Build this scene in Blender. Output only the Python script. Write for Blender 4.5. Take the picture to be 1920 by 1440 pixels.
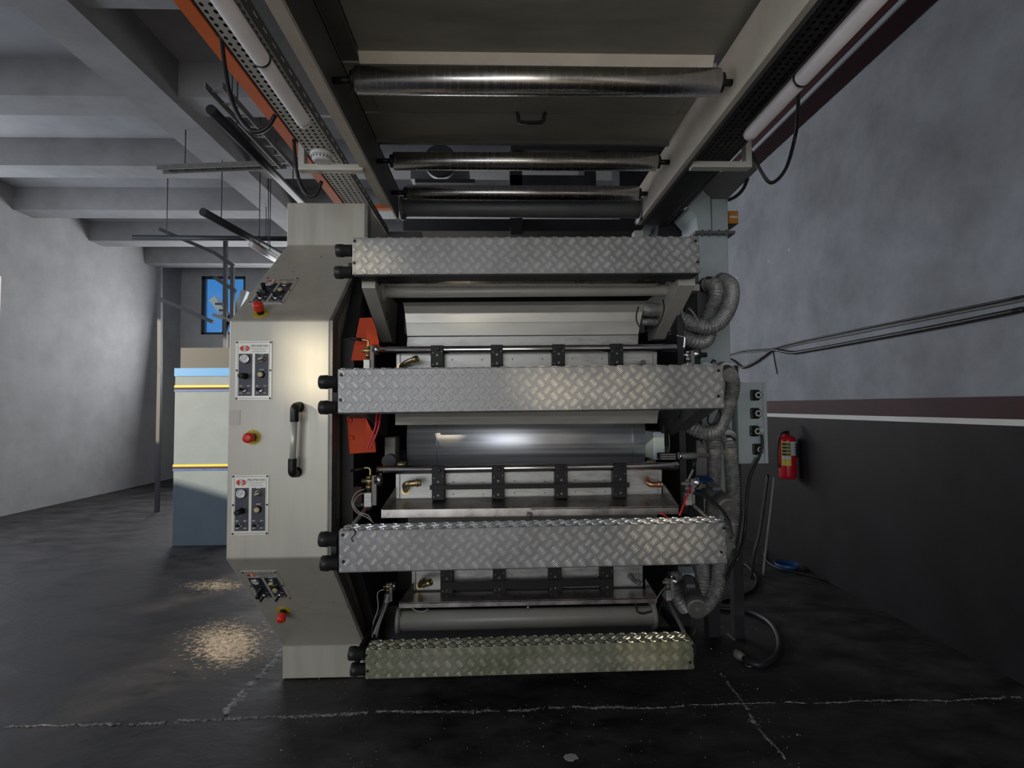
import bpy, math, random
from mathutils import Vector, Matrix

random.seed(7)
for o in list(bpy.data.objects):
    bpy.data.objects.remove(o, do_unlink=True)
SC = bpy.context.scene
COL = SC.collection

# ------------------------------------------------------------------ camera
W_PX, H_PX, F_PX = 1920.0, 1440.0, 1000.0
YAW, PITCH, ROLL = math.atan(30 / 1000), math.atan(42 / 1000), 0.0075
CAM = Vector((0, 0, 1.5))
_f = Vector((math.sin(YAW) * math.cos(PITCH), math.cos(YAW) * math.cos(PITCH), math.sin(PITCH)))
_r0 = Vector((math.cos(YAW), -math.sin(YAW), 0))
_u0 = _r0.cross(_f)
_r = math.cos(ROLL) * _r0 - math.sin(ROLL) * _u0
_u = math.cos(ROLL) * _u0 + math.sin(ROLL) * _r0
cd = bpy.data.cameras.new('camera')
cam = bpy.data.objects.new('camera', cd)
COL.objects.link(cam)
cam.matrix_world = Matrix(((_r.x, _u.x, -_f.x, CAM.x), (_r.y, _u.y, -_f.y, CAM.y), (_r.z, _u.z, -_f.z, CAM.z), (0, 0, 0, 1)))
cd.sensor_width = 36.0
cd.lens = 36.0 * F_PX / W_PX
cd.clip_start = 0.05
SC.camera = cam

def ray(px, py):
    return _f + _r * ((px - W_PX / 2) / F_PX) + _u * ((H_PX / 2 - py) / F_PX)
def P(px, py, Y):                       # pixel -> point on the plane y = Y
    d = ray(px, py); return CAM + d * ((Y - CAM.y) / d.y)
def PZ(px, py, Z):                      # pixel -> point on a horizontal plane
    d = ray(px, py); return CAM + d * ((Z - CAM.z) / d.z)
def PX(px, py, X):                      # pixel -> point on the plane x = X
    d = ray(px, py); return CAM + d * ((X - CAM.x) / d.x)
def PPL(px, py, o, n):                  # pixel -> point on a plane
    d = ray(px, py); return CAM + d * ((o - CAM).dot(n) / d.dot(n))

# ------------------------------------------------------------------ light
SC.view_settings.view_transform = 'Standard'
SC.view_settings.look = 'None'
SC.view_settings.gamma = 1.0
SC.view_settings.use_curve_mapping = False
SC.view_settings.exposure = 0.0

wd = bpy.data.worlds.new('world'); SC.world = wd; wd.use_nodes = True
wb = wd.node_tree.nodes['Background']
wb.inputs[0].default_value = (0.07, 0.36, 0.85, 1); wb.inputs[1].default_value = 0.8

SUN_DIR = Vector((0.70, 0.66, -0.20)).normalized()
sd = bpy.data.lights.new('sun', 'SUN'); sd.energy = 7.0; sd.color = (1.0, 0.86, 0.62); sd.angle = math.radians(1.2)
so = bpy.data.objects.new('sun', sd); COL.objects.link(so)
so.rotation_euler = SUN_DIR.to_track_quat('-Z', 'Y').to_euler(); so.location = (-9, -8, 6)

def area(name, loc, dirv, sx, sy, power, color):
    l = bpy.data.lights.new(name, 'AREA'); l.shape = 'RECTANGLE'; l.size = sx; l.size_y = sy
    l.energy = power; l.color = color
    o = bpy.data.objects.new(name, l); COL.objects.link(o); o.location = loc
    o.rotation_euler = Vector(dirv).to_track_quat('-Z', 'Z').to_euler()
    return o
# added fill lights, standing in for daylight from an assumed door and windows
area('door_fill', (-2.2, -6.85, 1.9), (0.05, 1, 0.02), 6.2, 3.4, 230, (1.0, 0.985, 0.95))  # broad frontal fill for an unseen, assumed door
area('side_fill', (-6.85, 1.2, 2.6), (1, 0.1, -0.1), 3.6, 1.8, 75, (0.97, 0.98, 1.0))  # neutral fill added in place of sky through the left wall
area('rear_side_fill', (-6.85, 6.2, 2.5), (1, 0.12, 0.0), 3.0, 1.8, 65, (0.95, 0.97, 1.0))  # added to brighten the far wall and ceiling
area('far_fill', (-3.0, 11.4, 2.9), (0.1, -1, 0.15), 6.5, 1.6, 230, (0.95, 0.97, 1.0))  # added wide fill, brightens the far ceiling

# ------------------------------------------------------------------ materials
def mat(name, col, rough=0.5, metal=0.0, noise=0.0, nscale=8.0, stretch=(1, 1, 1), col2=None, bump=0.0, bscale=60.0, spec=0.5, rvar=0.0, alpha_glass=False):
    m = bpy.data.materials.new(name); m.use_nodes = True
    nt = m.node_tree; b = nt.nodes['Principled BSDF']
    b.inputs['Base Color'].default_value = (*col, 1)
    b.inputs['Roughness'].default_value = rough; b.inputs['Metallic'].default_value = metal
    b.inputs['Specular IOR Level'].default_value = spec
    if alpha_glass:
        b.inputs['Transmission Weight'].default_value = 0.9
    tc = nt.nodes.new('ShaderNodeTexCoord'); mp = nt.nodes.new('ShaderNodeMapping')
    mp.inputs['Scale'].default_value = stretch
    nt.links.new(tc.outputs['Object'], mp.inputs['Vector'])
    if noise > 0 or col2 is not None:
        n = nt.nodes.new('ShaderNodeTexNoise'); n.inputs['Scale'].default_value = nscale; n.inputs['Detail'].default_value = 6; n.inputs['Roughness'].default_value = 0.65
        nt.links.new(mp.outputs[0], n.inputs['Vector'])
        cr = nt.nodes.new('ShaderNodeValToRGB')
        c2 = col2 if col2 else tuple(c * (1 - noise) for c in col)
        c1 = col if col2 else tuple(min(1, c * (1 + noise)) for c in col)
        cr.color_ramp.elements[0].position = 0.35; cr.color_ramp.elements[0].color = (*c2, 1)
        cr.color_ramp.elements[1].position = 0.65; cr.color_ramp.elements[1].color = (*c1, 1)
        nt.links.new(n.outputs['Fac'], cr.inputs[0]); nt.links.new(cr.outputs[0], b.inputs['Base Color'])
        if rvar > 0:
            mr = nt.nodes.new('ShaderNodeMapRange'); mr.inputs[3].default_value = max(0.02, rough - rvar); mr.inputs[4].default_value = min(1, rough + rvar)
            mr.inputs[1].default_value = 0.3; mr.inputs[2].default_value = 0.7
            nt.links.new(n.outputs['Fac'], mr.inputs[0]); nt.links.new(mr.outputs[0], b.inputs['Roughness'])
    if bump > 0:
        n2 = nt.nodes.new('ShaderNodeTexNoise'); n2.inputs['Scale'].default_value = bscale; n2.inputs['Detail'].default_value = 5
        nt.links.new(mp.outputs[0], n2.inputs['Vector'])
        bp = nt.nodes.new('ShaderNodeBump'); bp.inputs['Strength'].default_value = bump; bp.inputs['Distance'].default_value = 0.01
        nt.links.new(n2.outputs['Fac'], bp.inputs['Height']); nt.links.new(bp.outputs[0], b.inputs['Normal'])
    return m

M = {}
M['cab'] = mat('cabinet_paint', (0.50, 0.475, 0.40), 0.36, 0.2, noise=0.05, nscale=4, stretch=(5, 5, 0.4), rvar=0.07)
M['paint'] = mat('grey_enamel', (0.47, 0.455, 0.41), 0.40, 0.1, noise=0.08, nscale=6)
M['pale'] = mat('pale_duct_paint', (0.40, 0.46, 0.47), 0.45, 0.05, noise=0.07, nscale=5)
M['darkpaint'] = mat('dark_grey_paint', (0.11, 0.11, 0.11), 0.5, 0.1, noise=0.15, nscale=6)
M['panel'] = mat('overhead_sheet', (0.36, 0.35, 0.30), 0.42, 0.2, noise=0.14, nscale=2.2, stretch=(1, 3, 1), rvar=0.1)
M['beam'] = mat('bridge_beam_paint', (0.70, 0.63, 0.53), 0.45, 0.0, noise=0.10, nscale=4)
M['tread'] = mat('aluminium_tread', (0.25, 0.25, 0.25), 0.40, 0.4, noise=0.12, nscale=9, rvar=0.06)
M['bars'] = mat('polished_tread_bars', (0.88, 0.87, 0.83), 0.22, 0.5, noise=0.08, nscale=9)
M['barsold'] = mat('soiled_tread_bars', (0.70, 0.69, 0.58), 0.28, 0.55, col2=(0.45, 0.46, 0.30), nscale=7)
M['treadold'] = mat('soiled_aluminium_tread', (0.28, 0.275, 0.22), 0.46, 0.35, col2=(0.15, 0.16, 0.10), nscale=6, rvar=0.06)
M['alu'] = mat('milled_aluminium', (0.36, 0.36, 0.345), 0.40, 0.6, noise=0.22, nscale=14, stretch=(0.6, 1, 3), rvar=0.1, bump=0.06, bscale=90)
M['chrome'] = mat('chrome', (0.66, 0.65, 0.66), 0.17, 1.0, noise=0.06, nscale=20)
M['steelroll'] = mat('worn_steel_roller', (0.50, 0.48, 0.46), 0.26, 1.0, noise=0.07, nscale=14, stretch=(4, 0.2, 0.2), rvar=0.05)
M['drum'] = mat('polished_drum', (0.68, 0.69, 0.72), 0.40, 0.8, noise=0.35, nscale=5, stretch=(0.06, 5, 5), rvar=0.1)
M['stainless'] = mat('stainless_tray', (0.48, 0.45, 0.43), 0.30, 0.95, noise=0.22, nscale=7, rvar=0.1)
M['black'] = mat('black_plastic', (0.010, 0.010, 0.011), 0.42, spec=0.35)
M['rubber'] = mat('black_rubber', (0.022, 0.022, 0.024), 0.45, noise=0.25, nscale=30)
M['clamp'] = mat('black_oxide_steel', (0.009, 0.009, 0.010), 0.5, 0.0, spec=0.3)
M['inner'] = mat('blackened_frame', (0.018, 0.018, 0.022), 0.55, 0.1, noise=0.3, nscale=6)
M['flange'] = mat('cabinet_flange', (0.17, 0.165, 0.155), 0.4, 0.3, noise=0.25, nscale=12)
M['shaft'] = mat('dark_shaft', (0.012, 0.012, 0.012), 0.5, 0.3)
M['red'] = mat('orange_red_plate', (0.60, 0.055, 0.004), 0.55, noise=0.12, nscale=5, spec=0.25)
M['orange'] = mat('orange_beam_paint', (0.85, 0.15, 0.010), 0.55, noise=0.10, nscale=5, spec=0.25)
M['maroon'] = mat('maroon_paint', (0.045, 0.010, 0.014), 0.6, noise=0.15, nscale=5, spec=0.3)
M['estop'] = mat('estop_red', (0.72, 0.035, 0.015), 0.35)
M['yellow'] = mat('yellow_disc', (0.62, 0.46, 0.03), 0.45)
M['white'] = mat('white_plastic', (0.70, 0.69, 0.67), 0.45, noise=0.05, nscale=6)
M['tube'] = mat('lamp_tube_plastic', (0.74, 0.70, 0.70), 0.4, noise=0.08, nscale=5)
M['plate'] = mat('silver_panel_plate', (0.66, 0.64, 0.57), 0.36, 0.35, noise=0.06, nscale=6)
M['ink'] = mat('black_print', (0.02, 0.02, 0.024), 0.45)
M['navy'] = mat('dark_blue_grey_print', (0.035, 0.038, 0.055), 0.42, noise=0.2, nscale=20)
M['lettering'] = mat('grey_lettering', (0.10, 0.10, 0.12), 0.5)
M['logo'] = mat('logo_red', (0.66, 0.05, 0.02), 0.45)
M['brass'] = mat('brass_fitting', (0.46, 0.36, 0.18), 0.34, 0.9, noise=0.25, nscale=25)
M['copper'] = mat('copper_fitting', (0.55, 0.28, 0.16), 0.34, 0.9, noise=0.2, nscale=25)
M['ivory'] = mat('ivory_button', (0.55, 0.47, 0.22), 0.4)
M['tray'] = mat('galvanised_tray', (0.58, 0.56, 0.50), 0.45, 0.3, noise=0.12, nscale=9)
M['traydark'] = mat('dark_cable_tray', (0.045, 0.044, 0.048), 0.55, 0.2, noise=0.2, nscale=9)
M['hose'] = mat('foil_fabric_hose', (0.27, 0.27, 0.26), 0.46, 0.35, noise=0.35, nscale=40, rvar=0.12, bump=0.2, bscale=90)
M['motor'] = mat('motor_casting', (0.19, 0.185, 0.17), 0.5, 0.3, noise=0.15, nscale=14)
M['bluegear'] = mat('blue_gearbox_paint', (0.02, 0.07, 0.22), 0.45, 0.1, noise=0.2, nscale=14)
M['cable'] = mat('black_cable', (0.012, 0.012, 0.013), 0.45)
M['greycable'] = mat('grey_cable', (0.16, 0.16, 0.15), 0.5)
M['redhose'] = mat('red_hose', (0.60, 0.02, 0.03), 0.35)
M['wirehose'] = mat('clear_air_line', (0.42, 0.38, 0.32), 0.35)
M['ext'] = mat('extinguisher_red', (0.50, 0.008, 0.02), 0.28)
M['label_y'] = mat('yellow_label', (0.58, 0.48, 0.05), 0.5)
M['label_b'] = mat('pale_blue_label', (0.42, 0.55, 0.75), 0.5)
M['label_o'] = mat('amber_box', (0.62, 0.25, 0.02), 0.45)
M['glass'] = mat('gauge_face', (0.75, 0.74, 0.70), 0.3)
M['concrete'] = mat('painted_concrete', (0.40, 0.40, 0.405), 0.85, noise=0.10, nscale=2.5, bump=0.15, bscale=14)
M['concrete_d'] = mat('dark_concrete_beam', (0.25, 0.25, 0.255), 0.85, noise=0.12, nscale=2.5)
M['plaster'] = mat('blue_grey_plaster', (0.31, 0.325, 0.355), 0.8, noise=0.18, nscale=2.2, bump=0.45, bscale=16)
M['dado'] = mat('dark_dado_paint', (0.012, 0.0115, 0.0135), 0.6, noise=0.3, nscale=4, spec=0.25)
M['floor'] = mat('dark_sealed_floor', (0.062, 0.056, 0.056), 0.62, col2=(0.007, 0.0065, 0.0075), nscale=2.6, stretch=(1, 1.6, 1), rvar=0.16, bump=0.5, bscale=9, spec=0.3)
M['crack'] = mat('crumbled_mortar', (0.34, 0.33, 0.33), 0.9, col2=(0.05, 0.05, 0.05), nscale=30)
M['sun_dust'] = mat('sun_patch_sand', (0.34, 0.29, 0.24), 0.9, noise=0.3, nscale=30)
M['grit'] = mat('pale_grit', (0.40, 0.39, 0.38), 0.8)
M['sheet'] = mat('steel_hood_sheet', (0.48, 0.47, 0.43), 0.36, 0.45, noise=0.10, nscale=4, stretch=(0.5, 3, 3), rvar=0.1)
M['bounce'] = mat('pale_bounce_slab', (0.46, 0.42, 0.36), 0.85, noise=0.12, nscale=3)
M['machgrey'] = mat('blue_grey_machine_paint', (0.12, 0.16, 0.20), 0.5, noise=0.08, nscale=4)
M['bluemach'] = mat('light_blue_machine', (0.03, 0.22, 0.55), 0.4)
M['steeldark'] = mat('dark_structural_steel', (0.03, 0.032, 0.036), 0.5, 0.2)
M['windowglass'] = mat('window_glass', (0.75, 0.85, 0.95), 0.05, alpha_glass=True)

M['greyfilm'] = mat('tape_patch', (0.60, 0.56, 0.50), 0.4)

# ------------------------------------------------------------------ mesh helpers
class F:                                # local frame: (a, b, c) -> o + a u + b v + c n
    def __init__(s, o, u, v, n): s.o, s.u, s.v, s.n = Vector(o), Vector(u), Vector(v), Vector(n)
    def __call__(s, p): return s.o + s.u * p[0] + s.v * p[1] + s.n * p[2]

class MB:
    def __init__(s, xf=None): s.v = []; s.f = []; s.mi = []; s.sm = []; s.m = 0; s.xf = xf
    def add(s, vs, fs, smooth=False):
        b = len(s.v)
        for p in vs:
            s.v.append(tuple(s.xf(p)) if s.xf else tuple(p))
        for f in fs:
            s.f.append(tuple(i + b for i in f)); s.mi.append(s.m); s.sm.append(smooth)
        return s
    def box(s, a, b):
        x0, x1 = sorted((a[0], b[0])); y0, y1 = sorted((a[1], b[1])); z0, z1 = sorted((a[2], b[2]))
        vs = [(x0, y0, z0), (x1, y0, z0), (x1, y1, z0), (x0, y1, z0), (x0, y0, z1), (x1, y0, z1), (x1, y1, z1), (x0, y1, z1)]
        return s.add(vs, [(0, 3, 2, 1), (4, 5, 6, 7), (0, 1, 5, 4), (1, 2, 6, 5), (2, 3, 7, 6), (3, 0, 4, 7)])
    def prism(s, poly, ext):            # polygon (3D points) swept by ext
        n = len(poly); ext = Vector(ext)
        vs = [Vector(p) for p in poly] + [Vector(p) + ext for p in poly]
        fs = [tuple(range(n))[::-1], tuple(range(n, 2 * n))] + [(i, (i + 1) % n, n + (i + 1) % n, n + i) for i in range(n)]
        return s.add(vs, fs)
    def rev(s, p0, p1, prof, seg=24, caps=True):   # profile of (t along p0->p1 in metres, radius)
        p0 = Vector(p0); ax = (Vector(p1) - p0).normalized()
        a = ax.orthogonal().normalized(); b = ax.cross(a)
        vs = []; fs = []
        for t, r in prof:
            for k in range(seg):
                q = 2 * math.pi * k / seg
                vs.append(p0 + ax * t + (a * math.cos(q) + b * math.sin(q)) * r)
        m = len(prof)
        for i in range(m - 1):
            for k in range(seg):
                k2 = (k + 1) % seg
                fs.append((i * seg + k, i * seg + k2, (i + 1) * seg + k2, (i + 1) * seg + k))
        s.add(vs, fs, True)
        base = len(s.v) - len(vs)
        if not caps: return s
        s.f.append(tuple(base + k for k in range(seg))[::-1]); s.mi.append(s.m); s.sm.append(False)
        s.f.append(tuple(base + (m - 1) * seg + k for k in range(seg))); s.mi.append(s.m); s.sm.append(False)
        return s
    def cyl(s, p0, p1, r, seg=20, bev=0.0):
        L = (Vector(p1) - Vector(p0)).length
        if bev > 0: return s.rev(p0, p1, [(0, r - bev), (bev, r), (L - bev, r), (L, r - bev)], seg)
        return s.rev(p0, p1, [(0, r), (L, r)], seg)
    def bar(s, p0, p1, w, h, up=(0, 0, 1)):      # rectangular bar
        p0, p1 = Vector(p0), Vector(p1); ax = (p1 - p0).normalized(); up = Vector(up)
        sd_ = ax.cross(up).normalized(); up = sd_.cross(ax).normalized()
        vs = []
        for p in (p0, p1):
            for a, b in ((-1, -1), (1, -1), (1, 1), (-1, 1)):
                vs.append(p + sd_ * (a * w / 2) + up * (b * h / 2))
        return s.add(vs, [(0, 1, 2, 3)[::-1], (4, 5, 6, 7), (0, 1, 5, 4), (1, 2, 6, 5), (2, 3, 7, 6), (3, 0, 4, 7)])
    def tube(s, pts, r, seg=10, sub=6, corr=None):     # smooth tube; corr = (pitch, depth)
        pts = spline([Vector(p) for p in pts], sub)
        if corr:
            pts = resample(pts, corr[0] / 2)
        n = len(pts); vs = []; fs = []; a = None
        for i, p in enumerate(pts):
            t = (pts[min(i + 1, n - 1)] - pts[max(i - 1, 0)]).normalized()
            if a is None: a = t.orthogonal().normalized()
            a = (a - t * a.dot(t)).normalized(); b = t.cross(a)
            rr = r - (corr[1] if corr and i % 2 else 0)
            for k in range(seg):
                q = 2 * math.pi * k / seg
                vs.append(p + (a * math.cos(q) + b * math.sin(q)) * rr)
        for i in range(n - 1):
            for k in range(seg):
                k2 = (k + 1) % seg
                fs.append((i * seg + k, i * seg + k2, (i + 1) * seg + k2, (i + 1) * seg + k))
        fs.append(tuple(range(seg))[::-1]); fs.append(tuple((n - 1) * seg + k for k in range(seg)))
        return s.add(vs, fs, True)
    def sphere(s, c, r, seg=14, rings=8, sq=(1, 1, 1)):
        c = Vector(c); vs = []; fs = []
        for i in range(rings + 1):
            th = math.pi * i / rings
            for k in range(seg):
                q = 2 * math.pi * k / seg
                vs.append(c + Vector((math.sin(th) * math.cos(q) * sq[0], math.sin(th) * math.sin(q) * sq[1], math.cos(th) * sq[2])) * r)
        for i in range(rings):
            for k in range(seg):
                k2 = (k + 1) % seg
                fs.append((i * seg + k, (i + 1) * seg + k, (i + 1) * seg + k2, i * seg + k2))
        return s.add(vs, fs, True)
    def build(s, name, mats, parent=None, bevel=0.0):
        off = parent['_o'] if parent is not None and '_o' in parent else (0, 0, 0)
        me = bpy.data.meshes.new(name)
        me.from_pydata([(v[0] - off[0], v[1] - off[1], v[2] - off[2]) for v in s.v], [], s.f)
        if not isinstance(mats, (list, tuple)): mats = [mats]
        for q in mats: me.materials.append(M[q])
        me.polygons.foreach_set('material_index', s.mi); me.polygons.foreach_set('use_smooth', s.sm)
        me.validate(); me.update()
        o = bpy.data.objects.new(name, me); COL.objects.link(o)
        if parent is not None:
            o.parent = parent; o['_o'] = list(off)
        if bevel > 0:
            bm = o.modifiers.new('bevel', 'BEVEL'); bm.width = bevel; bm.segments = 2; bm.limit_method = 'ANGLE'
        return o

def spline(pts, sub):
    if len(pts) < 3 or sub < 2: return pts
    out = []
    for i in range(len(pts) - 1):
        p0 = pts[max(i - 1, 0)]; p1 = pts[i]; p2 = pts[i + 1]; p3 = pts[min(i + 2, len(pts) - 1)]
        for k in range(sub):
            t = k / sub
            out.append(0.5 * ((2 * p1) + (p2 - p0) * t + (2 * p0 - 5 * p1 + 4 * p2 - p3) * t * t + (3 * p1 - p0 - 3 * p2 + p3) * t ** 3))
    out.append(pts[-1]); return out
def resample(pts, step):
    out = [pts[0]]; acc = 0.0
    for a, b in zip(pts, pts[1:]):
        L = (b - a).length
        while acc + L >= step:
            t = (step - acc) / L if L > 0 else 0
            a = a + (b - a) * t; out.append(a.copy()); L = (b - a).length; acc = 0.0
        acc += L
    return out

def tag(o, label=None, cat=None, group=None, kind=None):
    if label: o['label'] = label
    if cat: o['category'] = cat
    if group: o['group'] = group
    if kind: o['kind'] = kind
    return o
def thing(name, loc, label, cat, group=None):
    o = bpy.data.objects.new(name, None); COL.objects.link(o); o.location = loc
    o.empty_display_size = 0.05
    o['_o'] = list(loc)
    return tag(o, label, cat, group)
def text_mesh(mb, s, size, o, u, v, n, matidx, shear=0.0, width=None):
    cu = bpy.data.curves.new('t', 'FONT'); cu.body = s; cu.size = size; cu.align_x = 'CENTER'; cu.align_y = 'CENTER'; cu.shear = shear; cu.extrude = 0.0004
    ob = bpy.data.objects.new('t', cu); COL.objects.link(ob)
    dg = bpy.context.evaluated_depsgraph_get()
    me = bpy.data.meshes.new_from_object(ob.evaluated_get(dg))
    xs = [q.co.x for q in me.vertices]; k = 1.0
    if width and xs: k = width / (max(xs) - min(xs))
    fr = F(o, u, v, n); old = mb.xf, mb.m
    mb.xf = None; mb.m = matidx
    mb.add([fr((q.co.x * k, q.co.y, q.co.z)) for q in me.vertices], [tuple(p.vertices) for p in me.polygons])
    mb.xf, mb.m = old
    bpy.data.objects.remove(ob); bpy.data.curves.remove(cu); bpy.data.meshes.remove(me)
XA, YA, ZA = Vector((1, 0, 0)), Vector((0, 1, 0)), Vector((0, 0, 1))

# ================================================================== the setting
XL, XR, YB, YF, ZC = -7.0, 2.8, -7.0, 12.0, 4.75
floor = MB().box((XL - .3, YB - .3, -0.12), (XR + .3, YF + .3, 0)).build('floor', 'floor'); tag(floor, kind='structure')

MB().box((XL, YB, 0), (XR, -1.4, .006)).build('bounce_slab', 'bounce', floor)      # added pale slab out of view, bounces light up onto undersides
def crack(pts, w, seed):                # crumbled mortar standing up in a floor joint
    rnd = random.Random(seed); mb = MB()
    pts = resample(spline([Vector((p.x, p.y, 0)) for p in pts], 8), 0.009)
    n = len(pts); vs = []; fs = []; off = 0.0; env = .6; gap = 0
    for i, p in enumerate(pts):
        t = (pts[min(i + 1, n - 1)] - pts[max(i - 1, 0)]).normalized(); sdv = Vector((-t.y, t.x, 0))
        off = off * 0.93 + rnd.uniform(-.0035, .0035); env = min(1.15, max(.15, env + rnd.uniform(-.13, .13)))
        a = w * env * rnd.uniform(.15, 1.3); b = w * env * rnd.uniform(.15, 1.3)
        vs += [p + sdv * (off - a) + ZA * .0006, p + sdv * off + ZA * rnd.uniform(.001, .006), p + sdv * (off + b) + ZA * .0006]
    for i in range(n - 1):
        if gap > 0: gap -= 1; continue
        if rnd.random() < .03: gap = rnd.randint(1, 5)
        for k in range(2): fs.append((i * 3 + k, i * 3 + k + 1, i * 3 + 4 + k, i * 3 + 3 + k))
    mb.add(vs, fs)
    for k in range(n // 2):                     # loose crumbs beside the joint
        p = pts[rnd.randrange(n)]; c = p + Vector((rnd.gauss(0, w * 1.5), rnd.gauss(0, w * 1.5), 0)); s = rnd.uniform(.0012, .0035)
        mb.add([c + Vector((-s, 0, 0)), c + Vector((s * .6, -s, 0)), c + Vector((s, s * .8, 0)), c + Vector((0, 0, s))], [(0, 1, 3), (1, 2, 3), (2, 0, 3)])
    o = mb.build('crack', 'crack', floor); o['kind'] = 'stuff'; return o
crack([PZ(x, y, 0) for x, y in ((10, 1362), (250, 1357), (420, 1351), (520, 1345), (650, 1338), (800, 1334), (960, 1332), (1080, 1326), (1240, 1324), (1400, 1319), (1500, 1318), (1800, 1312), (1915, 1308))], .015, 1)
crack([PZ(x, y, 0) for x, y in ((530, 1214), (505, 1250), (470, 1288), (440, 1320), (424, 1342))], .034, 2)
crack([PZ(x, y, 0) for x, y in ((1352, 1262), (1365, 1281), (1388, 1312), (1398, 1322))], .009, 3)
crack([PZ(x, y, 0) for x, y in ((1398, 1322), (1415, 1350), (1440, 1380), (1478, 1426))], .018, 4)
for cx_, cy_, sx_, sy_, n_ in ((425, 1208, 42, 24, 2600), (405, 1098, 36, 6, 500)):     # sandy flakes put where the sun patches fall, to brighten them
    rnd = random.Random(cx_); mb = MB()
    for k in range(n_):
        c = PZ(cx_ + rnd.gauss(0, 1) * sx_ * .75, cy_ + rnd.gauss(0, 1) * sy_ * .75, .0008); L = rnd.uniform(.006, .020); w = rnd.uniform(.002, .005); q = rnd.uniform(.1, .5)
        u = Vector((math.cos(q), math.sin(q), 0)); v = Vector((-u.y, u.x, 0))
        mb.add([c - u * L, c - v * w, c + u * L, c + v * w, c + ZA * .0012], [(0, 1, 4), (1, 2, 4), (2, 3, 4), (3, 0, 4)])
    k = mb.build('sun_patch_dust', 'sun_dust', floor); k['kind'] = 'stuff'
mb = MB(); c = PZ(1071, 1420, 0); rnd = random.Random(3)
ring = [Vector((c.x + math.cos(q) * (.030 + rnd.uniform(-.008, .006)), c.y + math.sin(q) * (.022 + rnd.uniform(-.006, .006)), .0025)) for q in [2 * math.pi * k / 22 for k in range(22)]]
mb.prism(ring, (0, 0, -.002)); mb.build('paint_splash', 'grit', floor)
mb = MB(); rnd = random.Random(11)
for i in range(260):
    px, py = rnd.uniform(430, 1500), rnd.uniform(1270, 1439)
    if i > 190: px, py = rnd.uniform(1310, 1500), rnd.uniform(1120, 1300)
    c = PZ(px, py, 0); s = rnd.uniform(.0008, .0026) * (2.2 if rnd.random() < .08 else 1)
    mb.add([c + Vector((-s, 0, 0)), c + Vector((s * .6, -s, 0)), c + Vector((s, s * .8, 0)), c + Vector((0, 0, s))], [(0, 1, 3), (1, 2, 3), (2, 0, 3)])
tag(mb.build('floor_grit', 'grit'), 'pale specks of grit scattered over the dark floor', 'grit', kind='stuff')

# right wall: plaster above, maroon band, white line, dark dado
wall_right = MB().box((XR, YB - .3, 0), (XR + .25, YF + .3, ZC)).build('wall_right', 'plaster'); tag(wall_right, kind='structure')
MB().box((XR - .006, YB, 0), (XR, YF, 1.375)).build('dado', 'dado', wall_right)
MB().box((XR - .007, YB, 1.375), (XR, YF, 1.41)).build('painted_line', 'white', wall_right)
MB().box((XR - .008, YB, 1.41), (XR, YF, 1.535)).build('painted_band', 'maroon', wall_right)
mb = MB()
for x, y in ((1442, 490), (1480, 468), (1381, 521)):       # broken anchor marks in the plaster
    c = PX(x, y, XR); mb.sphere(c, .014, 8, 5, (.35, 1, 1))
mb.build('plaster_chip', 'white', wall_right)

# left wall with open holes, most shaped to throw the sun patches
def gridwall(axis, pos, thick, a0, a1, z0, z1, holes):
    mb = MB(); A = sorted({a0, a1, *[h[0] for h in holes], *[h[1] for h in holes]}); Z = sorted({z0, z1, *[h[2] for h in holes], *[h[3] for h in holes]})
    for i in range(len(A) - 1):
        for j in range(len(Z) - 1):
            ca, cz = (A[i] + A[i + 1]) / 2, (Z[j] + Z[j + 1]) / 2
            if any(h[0] < ca < h[1] and h[2] < cz < h[3] for h in holes): continue
            if axis == 'x': mb.box((pos, A[i], Z[j]), (pos + thick, A[i + 1], Z[j + 1]))
            else: mb.box((A[i], pos, Z[j]), (A[i + 1], pos + thick, Z[j + 1]))
    return mb
# added narrow slots for the low sun, found by following its rays back from the places they light
def sun_slot(pts):
    q = [p - SUN_DIR * ((p.x - XL) / SUN_DIR.x) for p in pts]
    return (min(v.y for v in q), max(v.y for v in q), min(v.z for v in q), max(v.z for v in q))
def front(x0, y0, x1, y1, d): return [P(x0, y0, d), P(x1, y1, d)]
left_holes = [sun_slot(front(553, 612, 640, 770, 2.41)), sun_slot(front(655, 470, 735, 530, 2.44)), sun_slot(front(1000, 684, 1080, 772, 2.2)), sun_slot(front(1140, 690, 1205, 760, 2.2)),
              sun_slot(front(1225, 960, 1275, 1030, 2.2)), sun_slot(front(1205, 1190, 1240, 1235, 2.59)), sun_slot([PZ(370, 1172, 0), PZ(488, 1240, 0)]), sun_slot([PZ(380, 1088, 0), PZ(462, 1106, 0)]),
              sun_slot(front(418, 985, 431, 1018, 2.41)), sun_slot(front(424, 640, 434, 690, 2.41)), (-.6, 3.0, 1.7, 3.5), (4.7, 7.7, 1.6, 3.4)]
left_holes = [(round(h[0], 3), round(h[1], 3), round(max(h[2], .1), 3), round(min(h[3], ZC - .05), 3)) for h in left_holes]
wl = gridwall('x', XL - .02, .02, YB - .3, YF + .3, 0, ZC, left_holes).build('wall_left', 'concrete'); tag(wl, kind='structure')
wbk = gridwall('y', YB - .25, .25, XL, XR, 0, ZC, [(-5.8, -1.4, 0, 4.0)]).build('wall_back', 'concrete'); tag(wbk, kind='structure')
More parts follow.
